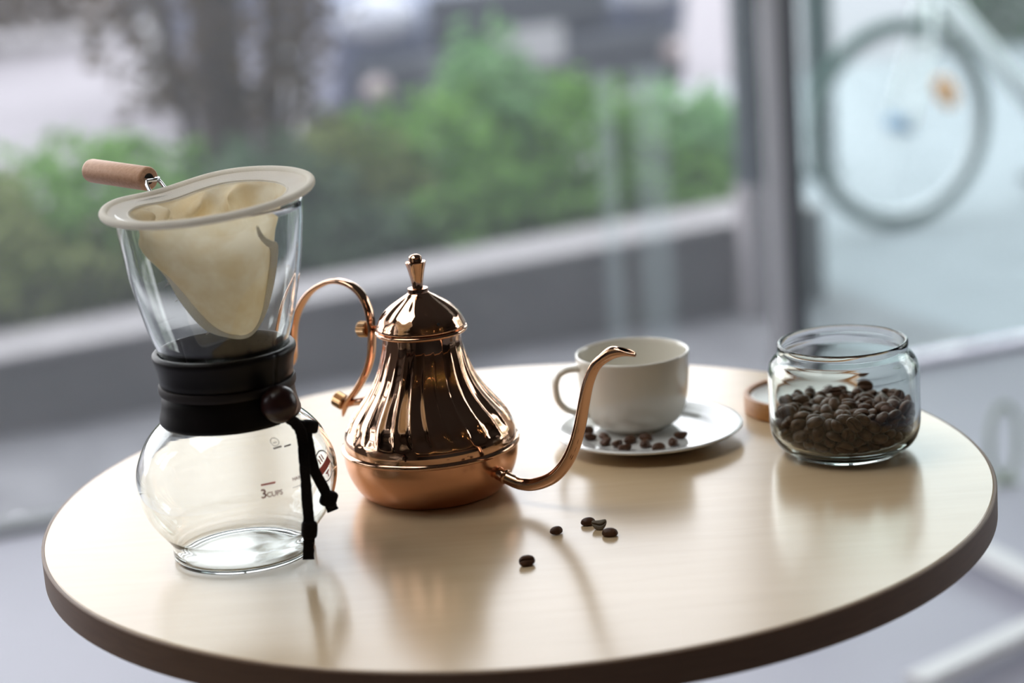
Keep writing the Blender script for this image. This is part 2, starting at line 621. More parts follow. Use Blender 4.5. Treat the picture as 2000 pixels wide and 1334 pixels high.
# pale pier with a slate post on top, at the end of the planter
pr = thing('pier', 'pale mauve concrete pier at the right end of the planter wall', 'pier', mat4=WM)
bevel_mod(MB().add(*box(.268, .368, .58, .639, -.01, .288)).build('pier_block', M['pier'], pr, False), .004)
sp = thing('slate_post', 'dark slate grey post standing on the pale pier beside the mullion', 'post', mat4=WM)
MB().add(*box(.273, .363, .585, .635, .288, 2.9)).build('post_shaft', M['slate'], sp, False)
MB().add(*box(.269, .367, .581, .639, .288, .30)).build('base_plate', M['slate'], sp, False)
tp = thing('street_post', 'teal green round post on the pavement between mullion and bicycle wheel', 'post', mat4=WM)
MB().add(*cyl((1.285, 2.02, -.01), (1.285, 2.02, 2.6), .043, 20)).build('post_shaft', M['teal'], tp)
MB().add(*cyl((1.285, 2.02, -.01), (1.285, 2.02, .015), .055, 20)).build('base_flange', M['teal'], tp, True, True, 40)


# ------------------------------------------------------------------ planting
def leaves(n, sample, size, seed):
    """n folded leaf blades; sample(rng) gives centre points (n,3)"""
    r = np.random.default_rng(seed)
    c = sample(r, n)
    d = r.normal(size=(n, 3))
    d[:, 2] = np.abs(d[:, 2]) * .6
    d /= np.linalg.norm(d, axis=1)[:, None]
    e = np.cross(d, r.normal(size=(n, 3)))
    e /= np.linalg.norm(e, axis=1)[:, None]
    nn = np.cross(d, e)
    L = (size * r.uniform(.6, 1.3, n))[:, None]
    a = c - d * L * .5
    bq = c + d * L * .5
    l = c + e * L * .26 + nn * L * .08
    rr = c - e * L * .26 + nn * L * .08
    v = np.stack([a, rr, bq, l], 1).reshape(-1, 3)
    f = [(4 * i, 4 * i + 1, 4 * i + 2) for i in range(n)] + [(4 * i, 4 * i + 2, 4 * i + 3) for i in range(n)]
    return v.tolist(), f


def blob_sampler(cx, cy, z0, z1, rx, ry):
    ph = rng.uniform(0, 6.28, 6)

    def s(r, n):
        u = r.normal(size=(n, 3))
        u /= np.linalg.norm(u, axis=1)[:, None]
        th = np.arctan2(u[:, 1], u[:, 0])
        lump = 1 + .14 * np.sin(3 * th + ph[0]) + .1 * np.sin(5 * th + ph[1] + 4 * u[:, 2]) + .08 * np.sin(7 * u[:, 2] + ph[2])
        rad = r.uniform(.15, 1, n) ** .33 * lump
        h = (z1 - z0)
        zc = z0 + h * .48
        p = np.empty((n, 3))
        p[:, 0] = cx + u[:, 0] * rx * rad
        p[:, 1] = cy + u[:, 1] * ry * rad
        p[:, 2] = zc + u[:, 2] * h * .52 * rad
        p[:, 2] = np.maximum(p[:, 2], z0)
        return p
    return s


def shrub(label, cx, cy, z0, z1, rx, ry, m, n=1500, size=.055, name='hedge_shrub', group=None, cat='shrub'):
    t = thing(name, label, cat, mat4=WM @ Matrix.Translation((cx, cy, z0)), group=group)
    v, f = leaves(n, blob_sampler(0, 0, 0, z1 - z0, rx, ry), size, int(abs(cx * 977 + cy * 131)) + 5)
    o = MB().add(v, f).build('foliage', M[m], t, False, False)
    o['kind'] = 'stuff'
    st = MB()
    for k in range(5):
        a = k * 1.3
        st.add(*tube([(0.02 * math.cos(a), .02 * math.sin(a), 0), (rx * .25 * math.cos(a), ry * .25 * math.sin(a), (z1 - z0) * .4), (rx * .5 * math.cos(a), ry * .5 * math.sin(a), (z1 - z0) * .75)], [.008, .006, .003], 6))
    st.build('stem', M['bark'], t)
    return t


G = 'hedge shrubs in the planter'
shrub('yellowish hedge shrub at the far left edge of the planter', -1.42, 1.25, .10, .50, .26, .30, 'leaf_b', 1500, .05, group=G)
shrub('green hedge shrub behind the wooden filter handle', -1.02, 1.30, .10, .49, .27, .30, 'leaf_a', 1500, .05, group=G)
shrub('dark hedge shrub in front of the brown tree stems', -.66, 1.25, .10, .42, .24, .28, 'leaf_c', 1500, .05, group=G)
shrub('low dim hedge shrub just right of the cloth filter', -.40, 1.30, .10, .42, .20, .28, 'leaf_b', 1200, .05, group=G)
shrub('bright hedge shrub above the kettle handle', -.18, 1.30, .10, .475, .22, .30, 'leaf_a', 1500, .05, group=G)
shrub('tallest hedge shrub, peaking right of the kettle knob', .0, 1.45, .10, .585, .17, .24, 'leaf_d', 1500, .045, group=G)
shrub('leafy hedge shrub above the kettle spout tip', .21, 1.30, .10, .485, .19, .30, 'leaf_a', 1500, .05, group=G)
shrub('pale hedge shrub left of the slate post', .43, 1.25, .10, .40, .17, .28, 'leaf_d', 1300, .05, group=G)
shrub('small low hedge shrub at the end of the planter behind the slate post', .62, 1.6, -.01, .37, .17, .22, 'leaf_d', 900, .045, group=G)
shrub('yellow green front row shrub spilling to the coping at the left', -1.15, 1.06, .12, .33, .34, .15, 'leaf_b', 1300, .045, group=G)
shrub('front row shrub spilling to the coping behind the glass pot', -.62, 1.06, .12, .31, .30, .15, 'leaf_c', 1200, .045, group=G)
shrub('front row shrub spilling to the coping behind the kettle', -.10, 1.06, .12, .33, .32, .15, 'leaf_a', 1300, .045, group=G)
shrub('front row shrub spilling to the coping behind the cup', .31, 1.06, .12, .31, .20, .15, 'leaf_a', 1000, .045, group=G)
shrub('outermost front row shrub beyond the left frame edge', -1.75, 1.12, .12, .36, .30, .18, 'leaf_b', 1000, .05, group=G)

# tree with several stems and dry leaves behind the hedge
tr = thing('street_tree', 'many stemmed tree with dry brown leaves behind the cloth filter', 'tree', mat4=WM @ Matrix.Translation((-.62, 1.6, .1)))
TRUNKS = [([(0, 0, 0), (-.01, .02, .5), (.04, .03, 1.6), (.02, .1, 4.0)], [.075, .066, .058, .03]),
          ([(.06, .02, 0), (.13, .0, .5), (.19, .05, 1.1), (.33, .1, 2.2)], [.032, .028, .024, .014]),
          ([(-.06, .02, 0), (-.12, .06, .5), (-.2, .1, 1.2), (-.36, .1, 2.2)], [.022, .018, .016, .01]),
          ([(.09, .05, 0), (.2, .1, .4), (.27, .14, .9), (.42, .2, 1.8)], [.018, .016, .013, .008])]
for pts, rad in TRUNKS:
    p = smooth_path(pts, 4)
    rr = list(np.interp(np.linspace(0, 1, len(p)), np.linspace(0, 1, len(rad)), rad))
    MB().add(*tube(p, rr, 10)).build('trunk', M['bark'], tr)
v, f = leaves(1700, blob_sampler(.02, .02, .22, 1.3, .34, .3), .05, 77)
o = MB().add(v, f).build('dry_foliage', M['leaf_dry'], tr, False, False)
o['kind'] = 'stuff'
v, f = leaves(1800, blob_sampler(.0, .1, 3.6, 4.8, .8, .7), .07, 78)
o = MB().add(v, f).build('crown', M['leaf_a'], tr, False, False)
o['kind'] = 'stuff'

shrub('tall dark green bush at the far right beyond the bicycle', 3.85, 4.4, -.35, 1.3, .55, .6, 'leaf_c', 3500, .11, 'street_bush', 'bushes beyond the bicycle', 'bush')
shrub('tall fresh green bush outside the right window', 4.9, 3.2, -.01, 2.3, .8, .9, 'leaf_d', 3500, .12, 'street_bush', 'bushes beyond the bicycle', 'bush')
shrub('broad green bush close to the right wall window', 4.6, -.6, -.01, 2.7, .7, 1.5, 'leaf_d', 4000, .12, 'street_bush', 'bushes beyond the bicycle', 'bush')
shrub('low brownish verge hedge across the street at the upper left', -1.4, 12.5, -.35, .55, 3.2, .8, 'leaf_dry', 3500, .16, 'verge_hedge', None, 'hedge')

# ------------------------------------------------------------------ car across the street
car = thing('car', 'slate blue car facing the window across the street, pale headlights above dark bumper', 'car', mat4=WM @ Matrix.Translation((1.54, 5.0, -.35)) @ Matrix.Rotation(math.radians(2), 4, 'Z'))


def prism_x(prof, x0, x1):
    n = len(prof)
    v = [(x0, y, z) for y, z in prof] + [(x1, y, z) for y, z in prof]
    f = [tuple(range(n)), tuple(range(2 * n - 1, n - 1, -1))] + [(i, (i + 1) % n, n + (i + 1) % n, n + i) for i in range(n)]
    return v, f


body = [(.03, .52), (.0, .62), (.05, .74), (.16, .83), (1.0, .98), (3.6, 1.0), (3.85, .9), (3.9, .5), (3.8, .24), (.3, .24), (.1, .30)]
bevel_mod(MB().add(*prism_x(body, -.83, .83)).build('body_shell', M['car'], car, True, True, 35), .05, 3)
cabin = [(.95, .97), (1.65, 1.46), (3.1, 1.48), (3.65, .99)]
bevel_mod(MB().add(*prism_x(cabin, -.70, .70)).build('cabin', M['car_glass'], car, True, True, 35), .06, 3)
bevel_mod(MB().add(*prism_x([(1.6, 1.44), (1.75, 1.50), (3.0, 1.52), (3.15, 1.46)], -.69, .69)).build('roof', M['car'], car, True, True, 35), .03)
bevel_mod(MB().add(*box(-.76, .76, -.05, .12, .22, .50)).build('bumper', M['car_dark'], car, False), .04, 3)
bevel_mod(MB().add(*box(-.42, .42, -.025, .06, .54, .74)).build('grille', M['car_dark'], car, False), .02)
for sx in (-1, 1):
    hl = MB()
    hl.add(*ball((sx * .64, .05, .66), .15, 20, 12, (1, 1, 1)))
    v = [((x - sx * .64) * 1.15 + sx * .64, (y - .05) * .75 + .05, (z - .66) * .72 + .66) for x, y, z in hl.v]
    MB().add(v, hl.f).build('headlight', M['headlight'], car)
    MB().add(*ball((sx * .62, -.04, .40), .06, 14, 8, (1, .1, 1)) if False else ball((sx * .70, -.05, .38), .055, 14, 8)).build('fog_lamp', M['pink'], car)
    for yy in (.72, 3.2):
        MB().add(*cyl((sx * .66, yy, .31), (sx * .84, yy, .31), .31, 28, None, .03)).build('tyre', M['rubber'], car, True, True, 40)
        MB().add(*cyl((sx * .80, yy, .31), (sx * .85, yy, .31), .19, 20)).build('wheel_rim', M['spoke'], car, True, True, 40)
    MB().add(*box(sx * .86 - .09, sx * .86 + .09, .95, 1.05, .95, 1.07)).build('wing_mirror', M['car'], car, False)
bevel_mod(MB().add(*box(-.165, .165, -.062, -.05, .40, .565)).build('licence_plate', M['plate'], car, False), .004)

# ------------------------------------------------------------------ bicycle, front wheel in view
bk = thing('bicycle', 'bicycle parked outside the right-hand glass, front wheel with orange reflector in view', 'bicycle', mat4=WM @ Matrix.Translation((1.05, 1.2, -.01)))
WR = .275


def wheel(cx):
    w = MB()
    tv, tf = lathe([(WR - .018 + .018 * math.cos(t), .018 * math.sin(t)) for t in [2 * PI * i / 12 for i in range(12)]], 56, close=True)
    rim = lathe([(WR - .045, -.011), (WR - .032, -.012), (WR - .032, .012), (WR - .045, .011)], 56, close=True)

    def up(x, y, z):
        return (cx + x, z, WR + y)
    MB().add(*move((tv, tf), up)).build('tyre', M['tyre'], bk)
    MB().add(*move(rim, up)).build('wheel_rim', M['spoke'], bk)
    MB().add(*cyl((cx, -.045, WR), (cx, .045, WR), .02, 14)).build('hub', M['blue'], bk)
    for i in range(24):
        a = 2 * PI * i / 24
        s_ = (-1) ** i * .025
        MB().add(*cyl((cx + .018 * math.cos(a), s_, WR + .018 * math.sin(a)), (cx + (WR - .04) * math.cos(a + .12), 0, WR + (WR - .04) * math.sin(a + .12)), .0014, 4)).build('spoke', M['spoke'], bk, False)


wheel(0)
wheel(.98)
v, f = ball((0, 0, 0), .05, 16, 8, (.62, .16, 1))
ca = math.radians(34)
v = [(x * math.cos(ca) - z * math.sin(ca) + .135, y - .012, x * math.sin(ca) + z * math.cos(ca) + .07 + WR) for x, y, z in v]
MB().add(v, f).build('reflector', M['orange'], bk)
fk = MB()
for sy in (-1, 1):
    fk.add(*tube(smooth_path([(0, sy * .05, WR), (.06, sy * .05, WR + .16), (.085, sy * .04, WR + .27), (.10, 0, WR + .32)], 4), .011, 8))
fk.build('fork', M['white_metal'], bk)
MB().add(*cyl((.095, 0, WR + .31), (.125, 0, WR + .44), .02, 12)).build('head_tube', M['white_metal'], bk)
MB().add(*cyl((.115, 0, WR + .34), (.47, 0, WR - .06), .026, 14)).build('down_tube', M['white_metal'], bk)
MB().add(*cyl((.47, 0, WR - .06), (.56, 0, WR + .52), .016, 12)).build('seat_tube', M['white_metal'], bk)
MB().add(*cyl((.12, 0, WR + .42), (.53, 0, WR + .30), .016, 12)).build('top_tube', M['white_metal'], bk)
for sy in (-1, 1):
    MB().add(*cyl((.47, sy * .03, WR - .06), (.98, sy * .05, WR), .009, 8)).build('chain_stay', M['white_metal'], bk)
    MB().add(*cyl((.54, sy * .02, WR + .36), (.98, sy * .05, WR), .008, 8)).build('seat_stay', M['white_metal'], bk)
MB().add(*tube(smooth_path([(.06, -.24, WR + .60), (.13, -.12, WR + .58), (.135, 0, WR + .55), (.13, .12, WR + .58), (.06, .24, WR + .60)], 4), .011, 8)).build('handlebar', M['spoke'], bk)
MB().add(*cyl((.12, 0, WR + .43), (.135, 0, WR + .56), .012, 10)).build('stem', M['spoke'], bk)
v, f = ball((.57, 0, WR + .55), .12, 16, 10, (1, .6, .3))
MB().add([(x, y, z + .0) for x, y, z in v], f).build('saddle', M['rubber'], bk)
MB().add(*cyl((.47, -.05, WR - .06), (.47, .05, WR - .06), .025, 14)).build('bottom_bracket', M['spoke'], bk)
for sg in (-1, 1):
    MB().add(*cyl((.47, sg * .06, WR - .06), (.47 + sg * .03, sg * .06, WR - .06 - sg * .16), .009, 8)).build('crank', M['spoke'], bk)
    MB().add(*box(.43 + sg * .03, .51 + sg * .03, sg * .10 - .035, sg * .10 + .035, WR - .07 - sg * .16, WR - .05 - sg * .16)).build('pedal', M['rubber'], bk, False)

# ------------------------------------------------------------------ inside, right of the table
lp = thing('oval_loop', 'pale green upright oval loop on the floor beside the table edge at right', 'loop', (.80, 2.05, 0))
ring = [(.027 * math.cos(t), .012 * math.cos(t), .070 + .062 * math.sin(t)) for t in [2 * PI * i / 40 - PI / 2 for i in range(41)]]
MB().add(*tube(ring, .0055, 10, False, None, (.3, -.9, 0))).build('loop_tube', M['pale_green'], lp)
MB().add(*box(-.02, .02, -.02, .02, 0, .005)).build('loop_foot', M['pale_green'], lp, False)

fs = thing('floor_stand', 'white cross footed floor stand at the lower right corner, arms on the floor', 'stand', (.764, 1.436, 0))
for a in (112.3, 218.7, 292.3, 38.7):
    ar = math.radians(a)
    v, f = box(.0, .36, -.021, .021, .012, .034)
    v = [(x * math.cos(ar) - y * math.sin(ar), x * math.sin(ar) + y * math.cos(ar), z) for x, y, z in v]
    bevel_mod(MB().add(v, f).build('foot_arm', M['white_metal'], fs, False), .004)
    MB().add(*cyl((.34 * math.cos(ar), .34 * math.sin(ar), 0), (.34 * math.cos(ar), .34 * math.sin(ar), .014), .016, 14)).build('foot_pad', M['rubber'], fs)
MB().add(*cyl((0, 0, .012), (0, 0, 1.7), .018, 18)).build('pole', M['white_metal'], fs)

# ================================================================== TABLE
tb = thing('round_table', 'round pale wood cafe table with a thick brown edge', 'table', (0, 0, 0))
MB().add(*lathe([(0, TZ - .0195), (.2975, TZ - .0195), (.2985, TZ - .018), (.2985, TZ - .0008), (.2975, TZ), (0, TZ)], 192)).build('tabletop', M['table'], tb, True, True, 30)
MB().add(*lathe([(.2983, TZ - .0195), (.2995, TZ - .0195), (.3003, TZ - .0188), (.3003, TZ - .0012), (.2997, TZ - .0005), (.2983, TZ - .0004)], 192, close=True)).build('edge_band', M['table_edge'], tb, True, True, 40)
MB().add(*cyl((0, 0, .03), (0, 0, TZ - .02), .03, 32)).build('column', M['steel_dark'], tb, True, True, 40)
MB().add(*lathe([(0, 0), (.2, 0), (.205, .006), (.19, .014), (.06, .03), (0, .032)], 64)).build('foot_plate', M['steel_dark'], tb, True, True, 40)
MB().add(*lathe([(0, TZ - .0205), (.1, TZ - .0205), (.1, TZ - .026), (.04, TZ - .03), (0, TZ - .03)], 40)).build('mounting_plate', M['steel_dark'], tb, True, True, 40)

# ================================================================== DRIP POT
PX, PY = -.1655, -.0882
pot = thing('drip_pot', 'clear glass hourglass coffee pot with a black wooden collar, left on the table', 'coffee pot', (PX, PY, TZ))
outer = [(0, .5), (28, .4), (36, .2), (39.5, 0), (41.6, .4), (42.4, 2.2), (42.5, 6), (42.6, 9.5)]
outer += spline2([(43.4, 12), (47.6, 17.5), (51.6, 22.6), (55.2, 29), (57.4, 35), (59.2, 43), (59.6, 49.5), (58.9, 56), (57.2, 62), (52.6, 72), (47, 79), (41, 84.5), (36.6, 89.5), (34, 95.5), (33.2, 102), (33.6, 109), (35, 117), (37.2, 125), (39.6, 132), (42.4, 140.3), (47.0, 159.5), (50.2, 175), (52.2, 190), (53.6, 201), (54.3, 210.5)], 3)
inner = [(r - 1.9, z) for r, z in outer[::-1] if z > 16.5]
inner += [(42.6, 14.2), (40.9, 11.2), (40.6, 8), (40.5, 4.4), (39.6, 2.6), (37.5, 1.9), (30, 1.8), (15, 1.8), (0, 1.8)]
rim = [(53.9, 211.6), (53.3, 211.9), (52.7, 211.6)]
MB().add(*lathe([(r / 1000, z / 1000) for r, z in outer + rim + inner], 96)).build('glass_body', M['glass'], pot)
# collar in two mirrored halves is one turned ring with seam grooves
seams = [math.radians(-38), math.radians(142)]


def collar_r(r, z, a):
    d = min(abs((a - s + PI) % (2 * PI) - PI) for s in seams)
    return r - .0007 * math.exp(-(d / .012) ** 2)


cp = [(40.9, 84.6), (41.7, 85.6), (41.7, 87.2), (40.4, 92), (39.5, 97), (39.3, 101.6), (38.7, 102.4), (38.7, 108.4), (39.4, 109.2), (39.6, 113), (40.4, 118), (41.8, 122.6), (42.3, 124.4), (42.1, 126), (41.0, 127.2), (39.6, 127.5), (38.4, 126.6), (37.6, 124.4), (35.4, 116.5), (34.0, 109), (33.6, 102), (34.4, 96), (37.0, 90.2), (39.4, 86.6)]
cp = [(r / 1000, z / 1000) for r, z in cp]
MB().add(*lathe(cp, 180, collar_r, close=True)).build('collar', M['collar'], pot, True, True, 50)
bd = [(38.6, 102.7), (40.1, 103.0), (40.5, 104), (40.5, 107), (40.1, 108.0), (38.6, 108.2)]
MB().add(*lathe([(r / 1000, z / 1000) for r, z in bd], 96, close=True)).build('cord_band', M['groove_cord'], pot, True, True, 50)
MB().add(*ball((.0335, -.0375, .100), .0108, 28, 20)).build('bead', M['bead'], pot)['label'] = 'dark red wooden bead'
v, f = cyl((.0300, -.0335, .1045), (.0325, -.0365, .1045), .0032, 12)
MB().add(v, f).build('cord_loop', M['cord'], pot)


def strap(pts, w=.0062, t=.0017, name='cord'):
    p = smooth_path(mm(pts), 5)
    rad = [Vector((q.x, q.y, 0)).normalized() for q in p]
    v, f = [], []
    n = 10
    rnd = random.Random(3)
    for i, q in enumerate(p):
        T = (p[min(i + 1, len(p) - 1)] - p[max(i - 1, 0)]).normalized()
        Nn = (Vector((.14, -.99, .1)))
        Nn = (Nn - T * Nn.dot(T)).normalized()
        Bn = T.cross(Nn)
        ww = w * (1 + rnd.uniform(-.07, .07))
        for j in range(n):
            a = 2 * PI * j / n
            c, s_ = math.cos(a), math.sin(a)
            c = math.copysign(abs(c) ** .45, c)
            s_ = math.copysign(abs(s_) ** .45, s_)
            v.append(q + Bn * (ww / 2 * c) + Nn * (t / 2 * s_))
    for i in range(len(p) - 1):
        for j in range(n):
            k = (j + 1) % n
            f.append((i * n + j, i * n + k, (i + 1) * n + k, (i + 1) * n + j))
    f.append(tuple(range(n))[::-1])
    f.append(tuple((len(p) - 1) * n + j for j in range(n)))
    return MB().add(v, f).build(name, M['cord'], pot, True, True, 50)


strap([(36.5, -40, 93), (40.2, -36, 88.5), (43.6, -33.6, 82), (44.4, -34.6, 73.3), (44.7, -40.2, 65.8), (44.9, -43.8, 54.6), (44.7, -45.4, 42.7), (44.6, -45.5, 31.9), (43.9, -46, 24.3), (43.2, -46.7, 18.4), (42.4, -47.5, 8.9)])
strap([(37.5, -38.4, 92), (42, -33.5, 86.6), (46.4, -29.2, 82), (47.0, -31.2, 77), (48.2, -36, 69), (50.1, -37.6, 58.4), (53.4, -34.7, 47.9), (55.5, -32.2, 40.1), (57.0, -29.4, 32.9)])


def knot(c, sx, sy, sz, rz=0, ry=0):
    v, f = ball((0, 0, 0), 1, 16, 10)
    out = []
    for x, y, z in v:
        q = [math.copysign(abs(k) ** .42, k) for k in (x, y, z)]
        p = Vector((q[0] * sx, q[1] * sy, q[2] * sz)) * .001
        p = Matrix.Rotation(math.radians(rz), 3, 'Z') @ Matrix.Rotation(math.radians(ry), 3, 'Y') @ p
        out.append(p + Vector(c) * .001)
    return MB().add(out, f).build('knot', M['cord'], pot)


knot((48.8, -27.2, 82.4), 4.6, 3.0, 3.8, 20, 14)
knot((44.4, -45.7, 26.0), 4.5, 3.0, 5.2, 20, 8)
knot((55.9, -32.2, 39.5), 4.8, 3.0, 4.8, 20, 24)
# wider cord ends below the knots
strap([(44.2, -45.8, 23), (43.2, -46.7, 17), (42.4, -47.6, 8.6)], .0066, .0019, 'cord_end')
strap([(56.0, -32.0, 38), (57.0, -30.2, 33.2), (57.4, -29.6, 31.4)], .0068, .0020, 'cord_end')

# printed marks on the glass
OUT = sorted([(z, r) for r, z in outer if z > 12])
OZ, OR = [z for z, r in OUT], [r for z, r in OUT]


def onglass(x, z, az0, lift=.12):
    R = float(np.interp(z, OZ, OR)) + lift
    Rm = float(np.interp(z, OZ, OR))
    a = math.radians(az0) + x / max(Rm, 1)
    return (R * math.cos(a) / 1000, R * math.sin(a) / 1000, z / 1000)


def decal(shape, name, m, az, z):
    """shape = (verts2d in mm, faces), laid on the bulb centred at azimuth az and height z"""
    v, f = shape
    # slope of the wall so that heights stay true along the surface
    R1, R2 = np.interp(z + 3, OZ, OR), np.interp(z - 3, OZ, OR)
    k = 6 / math.hypot(6, R1 - R2)
    o = MB().add([onglass(x, z + y * k, az) for x, y in v], f).build(name, m, pot, False, False)
    return o


def text2d(txt, size):
    c = bpy.data.curves.new('lettering', 'FONT')
    c.body = txt
    c.size = size
    c.align_x = 'CENTER'
    c.resolution_u = 3
    c.offset = size * .018
    o = bpy.data.objects.new('lettering', c)
    COL.objects.link(o)
    dg = bpy.context.evaluated_depsgraph_get()
    me = bpy.data.meshes.new_from_object(o.evaluated_get(dg))
    v = [(p.co.x, p.co.y) for p in me.vertices]
    f = [tuple(p.vertices) for p in me.polygons]
    bpy.data.objects.remove(o)
    bpy.data.curves.remove(c)
    bpy.data.meshes.remove(me)
    return v, f


def rect2d(x0, x1, y0, y1, n=8):
    v, f = [], []
    for i in range(n + 1):
        x = x0 + (x1 - x0) * i / n
        v += [(x, y0), (x, y1)]
    f = [(2 * i, 2 * i + 2, 2 * i + 3, 2 * i + 1) for i in range(n)]
    return v, f


def ring2d(r0, r1, a0=0, a1=2 * PI, n=40, cx=0, cy=0):
    v, f = [], []
    for i in range(n + 1):
        a = a0 + (a1 - a0) * i / n
        v += [(cx + r0 * math.cos(a), cy + r0 * math.sin(a)), (cx + r1 * math.cos(a), cy + r1 * math.sin(a))]
    f = [(2 * i, 2 * i + 1, 2 * i + 3, 2 * i + 2) for i in range(n)]
    return v, f


def rot2d(s, deg, dx=0, dy=0):
    c, q = math.cos(math.radians(deg)), math.sin(math.radians(deg))
    return [(x * c - y * q + dx, x * q + y * c + dy) for x, y in s[0]], s[1]


decal(rect2d(-4.3, 4.3, -.55, .55), 'level_mark', M['print_red'], -65.3, 57.8)
decal(text2d('3', 7.4), 'printed_numeral', M['print_brown'], -68.7, 50.2)
decal(text2d('CUPS', 4.2), 'printed_word', M['print_brown'], -62.4, 50.2)
decal(text2d('HARIO', 3.0), 'printed_word', M['print_brown'], -46.0, 55.8)
decal(rect2d(-5, 5, -.15, .15), 'printed_line', M['print_grey'], -46.5, 52.2)
# small square stamp with a roof of strokes, faint
decal(rot2d(ring2d(2.4, 2.75, n=24), 0, 0, .8), 'printed_stamp', M['print_grey'], -53.2, 77.4)
decal(rect2d(-1.4, 1.4, .2, .6), 'printed_stamp', M['print_grey'], -53.2, 77.4)
decal(rect2d(-2.8, 2.8, -3.6, -2.5), 'printed_stamp', M['print_grey'], -53.2, 77.4)
decal(rect2d(-2.5, 2.5, -.5, .5), 'printed_stamp', M['print_grey'], -45.5, 74.6)
# round emblem: grey ring, red bars and a tilted red band
AZL, ZL = -21.8, 56.2
decal(ring2d(8.7, 9.6), 'emblem_ring', M['print_grey'], AZL, ZL)
decal(rot2d(rect2d(-8.2, 8.2, -2.3, 2.3, 12), 16), 'emblem_band', M['print_red'], AZL, ZL)
decal(rot2d(rect2d(-1.0, .2, 3.4, 7.4, 3), 16), 'emblem_bar', M['print_red'], AZL, ZL)
decal(rot2d(rect2d(1.4, 2.6, 3.4, 6.8, 3), 16), 'emblem_bar', M['print_red'], AZL, ZL)
decal(rot2d(rect2d(-3.6, -2.4, 3.4, 6.6, 3), 16), 'emblem_bar', M['print_red'], AZL, ZL)
decal(rot2d(rect2d(-2.4, 2.4, -4.6, -3.4, 4), 16), 'emblem_bar', M['print_red'], AZL, ZL)
decal(rot2d(rect2d(-.6, .6, -7.4, -3.4, 3), 16), 'emblem_bar', M['print_red'], AZL, ZL)

# ================================================================== CLOTH FILTER on the pot
E_ = Vector((.9905, .1377, 0))               # across the bag
D_ = Vector((-.1377, .9905, 0))              # through the bag
fl = thing('cloth_filter', 'cream flannel drip filter bag on a wire ring with a wooden handle, on the pot', 'coffee filter', (PX, PY, TZ))
RT = .2165


def tilt(x, y, z):
    return (x, y, z + .060 * x + .058 * y)


tv = lathe([(  .0602 + .0024 * math.cos(t), RT + .0024 * math.sin(t)) for t in [2 * PI * i / 14 for i in range(14)]], 120, close=True)


def ringwob(x, y, z):
    a = math.atan2(y, x)
    d = (a - math.radians(126) + PI) % (2 * PI) - PI
    dip = -.0045 * math.exp(-(d / .5) ** 2)
    x, y, z = tilt(x, y, z)
    return (x, y, z + dip)


MB().add(*move(tv, ringwob)).build('rim', M['rim_cloth'], fl)
# the bag: lofted sections. s0,s1 extents across, b depth, z
SEC = [(-60, 60, 60, 216.8), (-56, 56, 56, 216.0), (-51, 51, 51, 215.0), (-46.2, 46.2, 46.2, 213.9), (-44.0, 44.4, 43.8, 210.5), (-41.5, 41.5, 40.5, 205), (-40.8, 39, 36, 199), (-41.6, 36.6, 32.5, 193.5), (-38.6, 35.0, 29, 186.5), (-32.5, 33.6, 26, 179), (-26.2, 32.2, 22.5, 171.5), (-19.8, 29.8, 18.5, 161), (-13.2, 26.4, 14, 150), (-6.4, 22.2, 9, 141), (1.0, 18.0, 5.2, 135.5), (7, 14, 1.2, 133.4)]
secs = []
for i in range(len(SEC) - 1):
    p0, p1, p2, p3 = SEC[max(i - 1, 0)], SEC[i], SEC[i + 1], SEC[min(i + 2, len(SEC) - 1)]
    for j in range(4):
        t = j / 4
        secs.append(tuple(.5 * (2 * b + (c - a) * t + (2 * a - 5 * b + 4 * c - d) * t * t + (3 * b - a - 3 * c + d) * t ** 3) for a, b, c, d in zip(p0, p1, p2, p3)))
secs.append(SEC[-1])
NS = 128
v, f = [], []
for s0, s1, bb, z in secs:
    c, a = (s0 + s1) / 2, (s1 - s0) / 2
    lens = max(0, min(1, (205 - z) / 40))            # two panels meeting in side seams lower down
    top = max(0, min(1, (z - 198) / 16))
    fold = max(0, min(1, (213.5 - z) / 5)) * max(0, min(1, (z - 168) / 26))
    for i in range(NS):
        th = 2 * PI * i / NS
        cs, sn = math.cos(th), math.sin(th)
        sx = cs
        sy = math.copysign(abs(sn) ** (1 + .5 * lens), sn)
        # folds: big soft bulges of the back panel into the mouth, small pleats at the left
        back = max(0, sn) ** .5
        wv = (math.sin(3.1 * th + .4) * .5 + .6 * math.sin(6.3 * th + 1.1) + .35 * math.sin(11 * th))
        amp = fold * (3.0 * back + 1.0)
        x = c + a * sx + amp * wv * -cs * .35
        y = bb * sy - amp * (wv + .7) * sn * .8
        x += .7 * math.sin(z * .11 + 3 * th) * (1 - top)
        y += .9 * math.sin(z * .09 + 2 * th + 1) * (1 - top)
        dg_ = math.degrees(th)
        bz = math.exp(-((z - 204.5) / 7.5) ** 2) * (1 if z < 212 else 0)
        bmp = 27 * math.exp(-((dg_ - 102) / 17) ** 2) + 24 * math.exp(-((dg_ - 58) / 13) ** 2) + 15 * math.exp(-((dg_ - 140) / 8) ** 2) + 12 * math.exp(-((dg_ - 162) / 6) ** 2)
        y -= bz * bmp * max(0, sn)
        x -= bz * bmp * .8 * cs * (1 if 30 < dg_ < 190 else 0)
        P = E_ * x + D_ * y
        P = Vector((P.x, P.y, z + 9 * bz * bmp / 27)) * .001
        k = max(0, min(1, (z - 190) / 20))
        d = (math.atan2(P.y, P.x) - math.radians(126) + PI) % (2 * PI) - PI
        zz = P.z + k * (.060 * P.x + .058 * P.y - .0045 * math.exp(-(d / .5) ** 2))
        v.append((P.x, P.y, zz))
for j in range(len(secs) - 1):
    for i in range(NS):
        q = (i + 1) % NS
        f.append((j * NS + i, j * NS + q, (j + 1) * NS + q, (j + 1) * NS + i))
